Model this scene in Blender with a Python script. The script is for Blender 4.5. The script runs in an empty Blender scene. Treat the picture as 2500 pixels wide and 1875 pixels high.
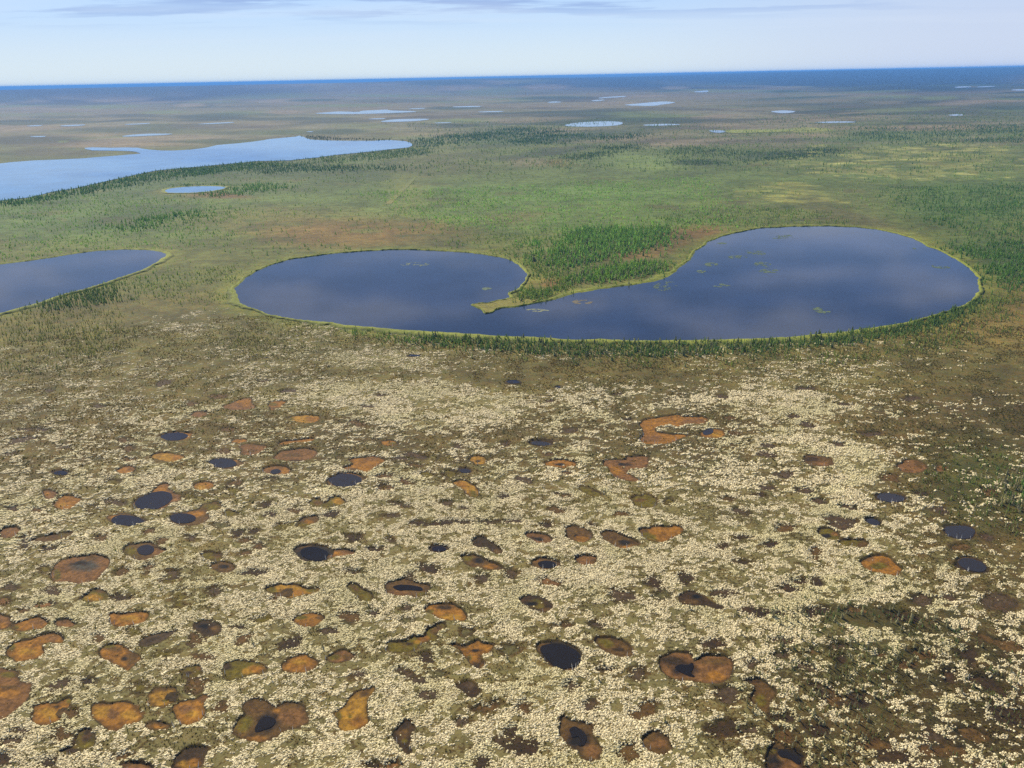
import bpy, bmesh, math, random
import numpy as np
from mathutils import Matrix, Vector
from mathutils.geometry import delaunay_2d_cdt

random.seed(7)
rng = np.random.default_rng(11)
scene = bpy.context.scene
col = scene.collection

# ------------------------------------------------------------------ camera
H_CAM = 120.0                       # flying height above the bog, metres
FPX = 2080.0                        # focal length in photo pixels (2500 wide)
PITCH = math.atan((937.5 - 187.0) / FPX)
ROLL = math.radians(1.16)
cp, sp = math.cos(PITCH), math.sin(PITCH)
F = np.array((0.0, cp, -sp)); R0 = np.array((1.0, 0, 0)); U0 = np.array((0.0, sp, cp))
U = U0 * math.cos(ROLL) + R0 * math.sin(ROLL)
R = R0 * math.cos(ROLL) - U0 * math.sin(ROLL)
cam_data = bpy.data.cameras.new("camera")
cam = bpy.data.objects.new("camera", cam_data)
col.objects.link(cam)
cam_data.sensor_fit = 'HORIZONTAL'
cam_data.sensor_width = 36.0
cam_data.lens = 36.0 * FPX / 2500.0
cam_data.clip_start = 1.0
cam_data.clip_end = 200000.0
cam.matrix_world = Matrix(((R[0], U[0], -F[0], 0), (R[1], U[1], -F[1], 0), (R[2], U[2], -F[2], H_CAM), (0, 0, 0, 1)))
scene.camera = cam

# ------------------------------------------------------------------ sun, sky, exposure
SUN_EL, SUN_AZ = math.radians(36), math.radians(-30)      # ahead of the camera, to the left
sun_data = bpy.data.lights.new("sun", 'SUN')
sun_data.energy = 4.0
sun_data.angle = math.radians(0.5)
sun_data.color = (1.0, 0.93, 0.79)
sun = bpy.data.objects.new("sun", sun_data)
col.objects.link(sun)
sd = Vector((math.sin(SUN_AZ) * math.cos(SUN_EL), math.cos(SUN_AZ) * math.cos(SUN_EL), math.sin(SUN_EL)))
sun.rotation_euler = sd.to_track_quat('Z', 'Y').to_euler()
scene.cycles.use_denoising = False
scene.view_settings.view_transform = 'Standard'
scene.view_settings.look = 'None'
scene.view_settings.exposure = 0.85
scene.view_settings.gamma = 1.0

world = bpy.data.worlds.new("World")
scene.world = world
world.use_nodes = True
wn, wl = world.node_tree.nodes, world.node_tree.links
wn.clear()
def W(t, **k):
    n = wn.new(t)
    for a, v in k.items(): setattr(n, a, v)
    return n
sky = W('ShaderNodeTexSky', sky_type='NISHITA', sun_disc=False, sun_elevation=SUN_EL, sun_rotation=SUN_AZ,
        altitude=100.0, air_density=1.0, dust_density=0.6, ozone_density=1.5)
tc = W('ShaderNodeTexCoord')
sep = W('ShaderNodeSeparateXYZ')
wl.new(tc.outputs['Generated'], sep.inputs[0])
def wmath(op, a, b=None, clamp=False):
    n = W('ShaderNodeMath', operation=op); n.use_clamp = clamp
    for i, v in enumerate((a, b)):
        if v is None: continue
        if isinstance(v, (int, float)): n.inputs[i].default_value = v
        else: wl.new(v, n.inputs[i])
    return n.outputs[0]
zc = wmath('ADD', wmath('MAXIMUM', sep.outputs[2], 0.0), 0.03)
ux = wmath('DIVIDE', sep.outputs[0], zc)
uy = wmath('DIVIDE', sep.outputs[1], zc)
comb = W('ShaderNodeCombineXYZ'); wl.new(ux, comb.inputs[0]); wl.new(uy, comb.inputs[1])
def wnoise(scale, detail, rough, off, sx=1.0, sy=1.0):
    m = W('ShaderNodeMapping'); m.inputs['Location'].default_value = off; m.inputs['Scale'].default_value = (sx, sy, 1)
    wl.new(comb.outputs[0], m.inputs[0])
    n = W('ShaderNodeTexNoise'); n.inputs['Scale'].default_value = scale; n.inputs['Detail'].default_value = detail
    n.inputs['Roughness'].default_value = rough
    wl.new(m.outputs[0], n.inputs['Vector'])
    return n.outputs['Fac']
def wramp(v, a, b):
    n = W('ShaderNodeMapRange', interpolation_type='SMOOTHSTEP')
    n.inputs['From Min'].default_value = a; n.inputs['From Max'].default_value = b
    wl.new(v, n.inputs['Value']); return n.outputs[0]
def wmix(f, a, b):
    n = W('ShaderNodeMix', data_type='RGBA')
    if isinstance(f, (int, float)): n.inputs['Factor'].default_value = f
    else: wl.new(f, n.inputs['Factor'])
    for i, v in ((6, a), (7, b)):
        if isinstance(v, tuple): n.inputs[i].default_value = v + (1,)
        else: wl.new(v, n.inputs[i])
    return n.outputs[2]
SKY_STRENGTH = 0.06
elev = sep.outputs[2]
# pale haze low down, blue above it, a thin patchy veil high up and flat grey-blue streaks
veil = wmath('MULTIPLY', wramp(wnoise(1.5, 6, 0.60, (3.1, 1.7, 0), 0.7, 1.0), 0.45, 0.62), wmath('MULTIPLY', wmath('MULTIPLY', wramp(elev, 0.95, 0.45), 0.80), wramp(elev, 0.10, 0.16)))
lowveil = wmath('MULTIPLY', wramp(elev, 0.155, 0.04), 0.95)
horizon = wmix(wramp(elev, 0.0, 0.085), (6.9, 7.9, 8.3), (5.0, 6.9, 9.4))
rose = wmix(wmath('MULTIPLY', wramp(sep.outputs[0], 0.05, 0.5), 0.8), horizon, (5.6, 6.3, 8.0))
blue = wmix(0.78, sky.outputs[0], wmix(wramp(elev, 0.04, 0.24), (3.0, 5.4, 9.6), (1.3, 2.2, 4.6)))
c1 = wmix(veil, wmix(lowveil, blue, rose), (6.3, 6.7, 8.0))
streak = wmath('MULTIPLY', wramp(wnoise(0.75, 8, 0.60, (3.3, 6.1, 0), 0.55, 1.0), 0.47, 0.58), wmath('MULTIPLY', wmath('MULTIPLY', wramp(elev, 0.048, 0.078), wramp(wnoise(0.25, 3, 0.5, (5.1, 0.4, 0), 0.9, 1.0), 0.30, 0.50)), wramp(elev, 0.30, 0.10)))
c2 = wmix(wmath('MULTIPLY', streak, 0.85), c1, (3.0, 4.3, 7.3))
bright = wmath('MULTIPLY', wramp(wnoise(0.45, 6, 0.5, (1.3, 7.2, 0), 0.5, 1.0), 0.48, 0.66), wmath('MULTIPLY', wramp(elev, 0.02, 0.06), wramp(elev, 0.30, 0.12)))
c2 = wmix(wmath('MULTIPLY', bright, 0.22), c2, (6.8, 7.6, 8.8))
bg = W('ShaderNodeBackground'); bg.inputs['Strength'].default_value = SKY_STRENGTH
wl.new(c2, bg.inputs['Color'])
wo = W('ShaderNodeOutputWorld'); wl.new(bg.outputs[0], wo.inputs['Surface'])

# ------------------------------------------------------------------ pixel <-> ground helpers
def G(p, z=0.0):
    """photo pixels -> points of the ground plane"""
    p = np.asarray(p, float).reshape(-1, 2)
    d = F + ((p[:, :1] - 1250) / FPX) * R - ((p[:, 1:] - 937.5) / FPX) * U
    t = (z - H_CAM) / np.minimum(d[:, 2], -1e-3)
    return np.stack((d[:, 0] * t, d[:, 1] * t), 1)
def P(xy):
    """ground points -> photo pixels"""
    v = np.concatenate((xy, np.full((len(xy), 1), -H_CAM)), 1)
    dz = v @ F
    dzs = np.where(dz > 1.0, dz, 1.0)
    px = 1250 + FPX * (v @ R) / dzs
    py = 937.5 - FPX * (v @ U) / dzs
    bad = dz <= 1.0
    px[bad] = -9999; py[bad] = 9999
    return px, py
REG = {'1': (0, 900, .3843), '2': (800, 900, .3843), '3': (1650, 900, .3843), '4': (0, 1375, .3843), '5': (800, 1375, .3843),
       '6': (1650, 1375, .3843), 'x': (0, 450, 1 / 2.458), 'y': (800, 450, 1 / 2.458), 'z': (1600, 450, 1 / 2.458),
       'A': (0, 150, .28255), 'B': (625, 150, .28255), 'C': (1250, 150, .28255), 'D': (1875, 150, .28255), 'E': (1250, 500, .20344),
       'f': (0, 0, 1.0)}
def px(reg, pts):
    ox, oy, s = REG[reg]
    return np.asarray(pts, float).reshape(-1, 2) * s + (ox, oy)
def ellipse(cx, cy, rx, ry, rot=0, n=40):
    t = np.linspace(0, 2 * math.pi, n, endpoint=False); a = math.radians(rot)
    x, y = rx * np.cos(t), ry * np.sin(t)
    return np.stack((cx + x * math.cos(a) - y * math.sin(a), cy + x * math.sin(a) + y * math.cos(a)), 1)

_perm = rng.permutation(1024); _val = rng.random(1024)
def vnoise(x, y, s=0):
    xi, yi = np.floor(x).astype(np.int64), np.floor(y).astype(np.int64)
    fx, fy = x - xi, y - yi
    fx, fy = fx * fx * (3 - 2 * fx), fy * fy * (3 - 2 * fy)
    def h(a, b): return _val[(_perm[(a + s * 57) & 1023] + b * 1) & 1023] if False else _val[_perm[(_perm[(a + s * 57) & 1023] + b) & 1023]]
    return (h(xi, yi) * (1 - fx) + h(xi + 1, yi) * fx) * (1 - fy) + (h(xi, yi + 1) * (1 - fx) + h(xi + 1, yi + 1) * fx) * fy
def fbm(x, y, scale, octv=4, s=0, gain=0.5):
    x, y = x / scale, y / scale
    t, a, n = 0.0, 1.0, 0.0
    for i in range(octv):
        t = t + a * vnoise(x, y, s + i * 3); n += a; a *= gain; x, y = x * 2.03 + 11.3, y * 2.03 + 5.7
    return t / n
def sstep(a, b, x):
    t = np.clip((x - a) / (b - a), 0, 1); return t * t * (3 - 2 * t)
def lin(c):
    c = np.asarray(c, float) / 255.0
    return np.where(c <= .04045, c / 12.92, ((c + .055) / 1.055) ** 2.4)
K_ALB = 0.56                        # photographed brightness -> albedo
def alb(c, k=K_ALB): return lin(c) * k * np.array((1.02, 1.0, 0.66))
def inside(poly, pts):
    x, y = pts[:, 0], pts[:, 1]
    c = np.zeros(len(pts), bool)
    ax, ay = poly[:, 0], poly[:, 1]; bx, by = np.roll(ax, -1), np.roll(ay, -1)
    for i in range(len(poly)):
        m = (ay[i] > y) != (by[i] > y)
        if m.any():
            c ^= m & (x < (bx[i] - ax[i]) * (y - ay[i]) / (by[i] - ay[i] + 1e-12) + ax[i])
    return c
def segdist(poly, pts, closed=True):
    d = np.full(len(pts), 1e9)
    n = len(poly)
    for i in range(n if closed else n - 1):
        a, b = poly[i], poly[(i + 1) % n]
        ab = b - a; L = ab @ ab + 1e-12
        t = np.clip(((pts - a) @ ab) / L, 0, 1)
        q = pts - a - t[:, None] * ab
        d = np.minimum(d, q[:, 0] ** 2 + q[:, 1] ** 2)
    return np.sqrt(d)
def sdf(poly, pts):
    d = segdist(poly, pts); return np.where(inside(poly, pts), -d, d)
def catmull(pts, n=6, closed=True):
    out = []; m = len(pts)
    for i in range(m):
        p0, p1, p2, p3 = pts[(i - 1) % m], pts[i], pts[(i + 1) % m], pts[(i + 2) % m]
        for k in range(n):
            t = k / n
            out.append(0.5 * (2 * p1 + (p2 - p0) * t + (2 * p0 - 5 * p1 + 4 * p2 - p3) * t * t + (3 * p1 - p0 - 3 * p2 + p3) * t ** 3))
    return np.array(out)
def resample(poly, step):
    nxt = np.roll(poly, -1, 0); L = np.hypot(*(nxt - poly).T); s = np.concatenate(([0], np.cumsum(L)))
    n = max(12, int(s[-1] / step)); t = np.linspace(0, s[-1], n, endpoint=False)
    q = np.concatenate((poly, poly[:1]))
    return np.stack((np.interp(t, s, q[:, 0]), np.interp(t, s, q[:, 1])), 1)
def normals(poly):
    t = np.roll(poly, -1, 0) - np.roll(poly, 1, 0)
    n = np.stack((t[:, 1], -t[:, 0]), 1); n /= np.linalg.norm(n, axis=1)[:, None] + 1e-9
    area = 0.5 * np.sum(poly[:, 0] * np.roll(poly[:, 1], -1) - np.roll(poly[:, 0], -1) * poly[:, 1])
    return n if area > 0 else -n                      # outward
def rough(poly, amp, wl_, s=0):
    n = normals(poly)
    k = (fbm(poly[:, 0], poly[:, 1], wl_, 3, s) - 0.5) * 2 * amp
    return poly + n * k[:, None]

# ------------------------------------------------------------------ object helpers
def tag(o, label=None, cat=None, group=None, kind=None):
    if label: o['label'] = label
    if cat: o['category'] = cat
    if group: o['group'] = group
    if kind: o['kind'] = kind
    return o
def mesh_np(name, V, faces, mat, parent=None, cols=None, smooth=False, link=True):
    """faces: (n,3) or (n,4) index array"""
    me = bpy.data.meshes.new(name)
    V = np.asarray(V, np.float32); faces = np.asarray(faces, np.int32)
    me.vertices.add(len(V)); me.vertices.foreach_set('co', V.ravel())
    k = faces.shape[1]
    me.loops.add(faces.size); me.loops.foreach_set('vertex_index', faces.ravel())
    me.polygons.add(len(faces)); me.polygons.foreach_set('loop_start', np.arange(0, faces.size, k, dtype=np.int32))
    if smooth: me.polygons.foreach_set('use_smooth', np.ones(len(faces), bool))
    me.update(calc_edges=True)
    if cols is not None:
        a = me.color_attributes.new('Col', 'FLOAT_COLOR', 'POINT')
        c = np.ones((len(V), 4), np.float32); c[:, :cols.shape[1]] = cols
        a.data.foreach_set('color', c.ravel())
    me.materials.append(mat)
    if not link: return me
    o = bpy.data.objects.new(name, me); col.objects.link(o)
    if parent: o.parent = parent
    return o
def poly_sheet(name, poly, z, mat, parent=None):
    """a flat sheet filling an outline, cut into even triangles"""
    lo, hi = poly.min(0), poly.max(0); st = max(hi - lo) / 26 + 1e-6
    X, Y = np.meshgrid(np.arange(lo[0] + st / 2, hi[0], st), np.arange(lo[1] + st / 2, hi[1], st))
    q = np.stack((X.ravel(), Y.ravel()), 1)
    if len(q): q = q[inside(poly, q)]
    if len(q): q = q[segdist(poly[::max(1, len(poly) // 300)], q) > st * 0.4]
    n = len(poly); pts2 = [Vector((float(a), float(b))) for a, b in np.concatenate((poly, q))]
    v, e_, f, *_ = delaunay_2d_cdt(pts2, [(k, (k + 1) % n) for k in range(n)], [], 1, 1e-5)
    return mesh_np(name, [(p.x, p.y, z) for p in v], np.array(f), mat, parent)
def empty(name, loc=(0, 0, 0)):
    o = bpy.data.objects.new(name, None); o.location = loc; o.empty_display_size = 0.5; col.objects.link(o); return o

# ------------------------------------------------------------------ materials
def new_mat(name):
    m = bpy.data.materials.new(name); m.use_nodes = True
    nt = m.node_tree; b = nt.nodes['Principled BSDF']
    b.inputs['Specular IOR Level'].default_value = 0.15
    return m, nt, b
def nnode(nt, t, **k):
    n = nt.nodes.new(t)
    for a, v in k.items(): setattr(n, a, v)
    return n
def noise_fac(nt, scale, detail=4, rough_=0.6, vec=None, dist=0.0):
    n = nnode(nt, 'ShaderNodeTexNoise'); n.inputs['Scale'].default_value = scale; n.inputs['Detail'].default_value = detail
    n.inputs['Roughness'].default_value = rough_; n.inputs['Distortion'].default_value = dist
    if vec: nt.links.new(vec, n.inputs['Vector'])
    return n.outputs['Fac']
def rng_node(nt, v, a, b, c, d, smooth=True):
    n = nnode(nt, 'ShaderNodeMapRange', interpolation_type='SMOOTHSTEP' if smooth else 'LINEAR')
    for k, x in (('From Min', a), ('From Max', b), ('To Min', c), ('To Max', d)): n.inputs[k].default_value = x
    nt.links.new(v, n.inputs['Value']); return n.outputs[0]
def mul(nt, a, b):
    n = nnode(nt, 'ShaderNodeMath', operation='MULTIPLY')
    for i, v in enumerate((a, b)):
        if isinstance(v, (int, float)): n.inputs[i].default_value = v
        else: nt.links.new(v, n.inputs[i])
    return n.outputs[0]
def scale_col(nt, c, f):
    n = nnode(nt, 'ShaderNodeVectorMath', operation='SCALE')
    nt.links.new(c, n.inputs[0]); nt.links.new(f, n.inputs['Scale']); return n.outputs[0]
def mixc(nt, f, a, b):
    n = nnode(nt, 'ShaderNodeMix', data_type='RGBA')
    if isinstance(f, (int, float)): n.inputs['Factor'].default_value = f
    else: nt.links.new(f, n.inputs['Factor'])
    for i, v in ((6, a), (7, b)):
        if isinstance(v, (tuple, list)): n.inputs[i].default_value = tuple(v)[:3] + (1,)
        else: nt.links.new(v, n.inputs[i])
    return n.outputs[2]
def pos_of(nt):
    return nnode(nt, 'ShaderNodeNewGeometry').outputs['Position']
def vcol(nt):
    n = nnode(nt, 'ShaderNodeVertexColor'); n.layer_name = 'Col'; return n

def leafy(nt, b, colour, amount=0.45):
    """thin needles let some of the sun through"""
    t = nnode(nt, 'ShaderNodeBsdfTranslucent'); m = nnode(nt, 'ShaderNodeMixShader'); m.inputs[0].default_value = amount
    nt.links.new(colour, t.inputs['Color'])
    nt.links.new(b.outputs[0], m.inputs[1]); nt.links.new(t.outputs[0], m.inputs[2])
    nt.links.new(m.outputs[0], nt.nodes['Material Output'].inputs['Surface'])
def ground_material():
    m, nt, b = new_mat('tundra_ground')
    vc = vcol(nt); pos = pos_of(nt)
    f1 = rng_node(nt, noise_fac(nt, 0.9, 5, 0.65, pos), 0.3, 0.7, 0.72, 1.28)
    f2 = rng_node(nt, noise_fac(nt, 0.09, 6, 0.68, pos), 0.32, 0.68, 0.72, 1.28)
    f3 = rng_node(nt, noise_fac(nt, 0.012, 7, 0.66, pos), 0.32, 0.68, 0.76, 1.24)
    c = scale_col(nt, vc.outputs['Color'], mul(nt, mul(nt, f1, f2), f3))
    # hue drift: greener / browner heath at two scales
    h = rng_node(nt, noise_fac(nt, 0.25, 5, 0.65, pos), 0.35, 0.65, 0, 1)
    tint = mixc(nt, h, (1.10, 0.97, 0.86), (0.90, 1.04, 1.02))
    n = nnode(nt, 'ShaderNodeVectorMath', operation='MULTIPLY'); nt.links.new(c, n.inputs[0]); nt.links.new(tint, n.inputs[1])
    c = n.outputs[0]
    # pale lichen crust between the tufts; vertex alpha says how much of it grows
    lich = noise_fac(nt, 1.15, 3, 0.6, pos, 0.4)
    l2 = noise_fac(nt, 0.16, 4, 0.6, pos)
    nadd = nnode(nt, 'ShaderNodeMath', operation='MULTIPLY_ADD'); nt.links.new(l2, nadd.inputs[0]); nadd.inputs[1].default_value = 0.5
    nt.links.new(lich, nadd.inputs[2])
    nsub = nnode(nt, 'ShaderNodeMath', operation='ADD'); nt.links.new(nadd.outputs[0], nsub.inputs[0])
    nt.links.new(mul(nt, vc.outputs['Alpha'], 0.5), nsub.inputs[1])
    lf = rng_node(nt, nsub.outputs[0], 1.10, 1.28, 0, 0.32)
    lf = mul(nt, lf, rng_node(nt, vc.outputs['Alpha'], 0.02, 0.15, 0, 1))
    c = mixc(nt, lf, c, tuple(alb((198, 188, 144))))
    nt.links.new(c, b.inputs['Base Color'])
    b.inputs['Roughness'].default_value = 0.95
    bump = nnode(nt, 'ShaderNodeBump'); bump.inputs['Strength'].default_value = 0.6; bump.inputs['Distance'].default_value = 0.35
    nt.links.new(noise_fac(nt, 1.3, 5, 0.7, pos), bump.inputs['Height'])
    nt.links.new(bump.outputs[0], b.inputs['Normal'])
    return m
def vc_material(name, lo=0.75, hi=1.25, scale=1.5, rough_=0.9, bump_d=0.0, trans=0.0):
    m, nt, b = new_mat(name)
    vc = vcol(nt); pos = pos_of(nt)
    f = rng_node(nt, noise_fac(nt, scale, 4, 0.65, pos), 0.3, 0.7, lo, hi)
    cc_ = scale_col(nt, vc.outputs['Color'], f)
    nt.links.new(cc_, b.inputs['Base Color'])
    b.inputs['Roughness'].default_value = rough_
    if trans: leafy(nt, b, cc_, trans)
    if bump_d:
        bump = nnode(nt, 'ShaderNodeBump'); bump.inputs['Strength'].default_value = 0.5; bump.inputs['Distance'].default_value = bump_d
        nt.links.new(noise_fac(nt, scale * 1.5, 4, 0.65, pos), bump.inputs['Height']); nt.links.new(bump.outputs[0], b.inputs['Normal'])
    return m
def water_material(name, base, ripple=0.02, scale=0.5, rough_=0.04, mud=None):
    m, nt, b = new_mat(name)
    pos = pos_of(nt)
    c1, c2 = base, tuple(x * 1.5 for x in base)
    nt.links.new(mixc(nt, rng_node(nt, noise_fac(nt, 0.02, 4, 0.6, pos), 0.35, 0.65, 0, 1), c1, c2), b.inputs['Base Color'])
    b.inputs['Roughness'].default_value = rough_
    b.inputs['Specular IOR Level'].default_value = 0.5
    b.inputs['IOR'].default_value = 1.333
    bump = nnode(nt, 'ShaderNodeBump'); bump.inputs['Strength'].default_value = 0.35; bump.inputs['Distance'].default_value = ripple
    nt.links.new(noise_fac(nt, scale, 4, 0.6, pos), bump.inputs['Height']); nt.links.new(bump.outputs[0], b.inputs['Normal'])
    return m
def plant_material(name, c, var=0.35, obj_random=False, scale=1.2, trans=0.0):
    m, nt, b = new_mat(name)
    pos = pos_of(nt)
    f = rng_node(nt, noise_fac(nt, scale, 3, 0.6, pos), 0.3, 0.7, 1 - var, 1 + var)
    rgb = nnode(nt, 'ShaderNodeRGB'); rgb.outputs[0].default_value = tuple(c) + (1,)
    src = rgb.outputs[0]
    if obj_random:
        oi = nnode(nt, 'ShaderNodeObjectInfo')
        src = mixc(nt, oi.outputs['Random'], tuple(x * y for x, y in zip(c, (0.75, 0.72, 0.75))), tuple(x * y for x, y in zip(c, (1.35, 1.25, 1.05))))
    cc_ = scale_col(nt, src, f)
    nt.links.new(cc_, b.inputs['Base Color'])
    b.inputs['Roughness'].default_value = 0.85
    if trans: leafy(nt, b, cc_, trans)
    return m

M_ground = ground_material()
M_lichen = vc_material('pale_lichen', 0.85, 1.15, 2.0, 0.95)
M_moss = vc_material('bog_moss', 0.62, 1.38, 1.1, 0.9, 0.12)
M_sedge = vc_material('shore_sedge', 0.75, 1.25, 0.6, 0.9, 0.15)
M_trees = vc_material('foliage', 0.8, 1.2, 0.7, 0.85, 0.0, 0.5)
M_lake = water_material('lake_water', (0.011, 0.018, 0.040), 0.02, 0.4, 0.05)
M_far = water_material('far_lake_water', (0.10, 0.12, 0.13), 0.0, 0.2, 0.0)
M_pool = water_material('peat_water', (0.012, 0.009, 0.009), 0.03, 1.5, 0.05)
M_peat = water_material('black_peat_water', (0.012, 0.010, 0.009), 0.05, 1.2, 0.06)
M_peat.node_tree.nodes['Principled BSDF'].inputs['Specular IOR Level'].default_value = 0.2
M_pool.node_tree.nodes['Principled BSDF'].inputs['Specular IOR Level'].default_value = 0.38
M_lake.node_tree.nodes['Principled BSDF'].inputs['Specular IOR Level'].default_value = 0.42
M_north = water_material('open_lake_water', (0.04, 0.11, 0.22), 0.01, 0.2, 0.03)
M_bark = plant_material('bark', (0.10, 0.085, 0.07), 0.3)
M_dead = plant_material('dead_wood', (0.72, 0.68, 0.60), 0.25)
M_dwarf = plant_material('dwarf_spruce_needles', (0.40, 0.39, 0.22), 0.3, True, 1.2, 0.6)
M_spruce = plant_material('spruce_needles', (0.27, 0.30, 0.14), 0.3, True, 1.2, 0.5)
M_pads = vc_material('lily_pads', 0.8, 1.2, 1.5, 0.5)

# ------------------------------------------------------------------ lakes: outlines read off the photograph, laid on the ground plane
HEART = np.concatenate((
    px('x', [(1405,655),(1405,630),(1420,610),(1470,565),(1540,520),(1630,480),(1720,455),(1880,430),(2050,410)]),
    px('y', [(246,398),(380,392),(500,391),(620,398),(760,404),(900,416),(1000,429),(1080,446),(1130,475),(1170,500),(1196,520),(1205,545),(1195,575),
             (1170,602),(1130,636),(1096,650),(1090,662),(1102,680),(1060,690),(1000,699),(960,711),(900,714),(862,722),(890,736),(925,750),
             (945,775),(990,770),(1005,755),(1040,742),(1120,737),(1210,722),(1300,705),(1390,680),(1490,650),(1600,632),(1720,618),(1850,600),
             (1950,580),(2040,550),(2095,515),(2120,490),(2180,445)]),
    px('z', [(228,400),(260,385),(320,345),(400,312),(480,292),(560,275),(650,262),(780,256),(900,251),(1050,250),(1200,256),(1330,270),(1450,293),
             (1540,322),(1640,372),(1740,415),(1830,465),(1900,515),(1942,565),(1950,620),(1932,670),(1885,708),(1800,745),(1700,780),(1550,815),
             (1400,848),(1200,880),(1000,900),(800,918),(600,928),(400,935),(200,938)]),
    px('y', [(1966,942),(1700,938),(1500,932),(1300,925),(1100,918),(900,905),(700,893),(500,878),(300,863),(100,848)]),
    px('x', [(2000,832),(1850,818),(1700,797),(1600,775),(1500,742),(1435,712),(1412,680)])))
WEST = px('x', [(-700,640),(-350,545),(0,480),(150,462),(300,440),(450,415),(600,398),(750,390),(880,392),(965,402),(1000,416),(990,437),(960,460),(870,510),
                (750,550),(650,585),(500,630),(350,670),(200,720),(100,745),(0,775),(-300,870),(-700,960)])
NORTH = np.concatenate((
    px('A', [(-700,960),(-300,915),(0,882),(120,868),(300,855),(480,848),(700,838),(900,822),(1100,805),(1215,796),(1180,782),(1100,773),(950,770),(800,768),(742,756),
             (735,747),(800,742),(950,746),(1100,743),(1200,746),(1280,762),(1400,770),(1500,770),(1650,762),(1780,745),(1880,722),(2050,708)]),
    px('B', [(0,690),(120,670),(250,658),(340,650),(375,640),(420,655),(470,675),(600,682),(800,685),(1000,685),(1150,678),(1280,688),(1340,705),(1352,722),
             (1330,742),(1250,750),(1150,758),(1050,772),(900,787),(700,806),(500,833),(300,853),(150,858)]),
    px('A', [(2212,862),(2000,882),(1800,902),(1600,917),(1350,942),(1150,982),(1000,1017),(850,1052),(650,1094),(450,1128),(250,1174),(0,1202),(-300,1250),(-700,1330)])))
TARN = px('A', [(1418,1120),(1435,1106),(1470,1095),(1600,1081),(1750,1075),(1870,1077),(1960,1084),(1925,1104),(1820,1122),(1700,1134),(1560,1138),(1450,1136)])
lakes = []
def lake(name, pxpoly, z, step, amp, wl_, mat, label, cat='lake'):
    g = resample(G(pxpoly), step)
    g = rough(g, amp, wl_, 5)
    o = poly_sheet(name, g, z, mat)
    tag(o, label, cat, None, 'structure')
    lakes.append(g)
    return g
heart_g = lake('lake', HEART, 0.0, 1.2, 1.7, 11, M_lake, 'large heart-shaped dark blue lake with a curved spit of land reaching into it')
west_g = lake('lake', WEST, 0.0, 1.4, 1.7, 11, M_lake, 'dark blue lake cut by the photo edge, its blunt tip pointing at the heart-shaped lake')
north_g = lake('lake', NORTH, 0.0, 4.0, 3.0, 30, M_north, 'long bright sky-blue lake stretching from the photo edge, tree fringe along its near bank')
tarn_g = lake('pond', TARN, 0.0, 2.5, 1.0, 12, M_north, 'small oval blue pond between the long pale lake and the brown fen', 'pond')
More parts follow.
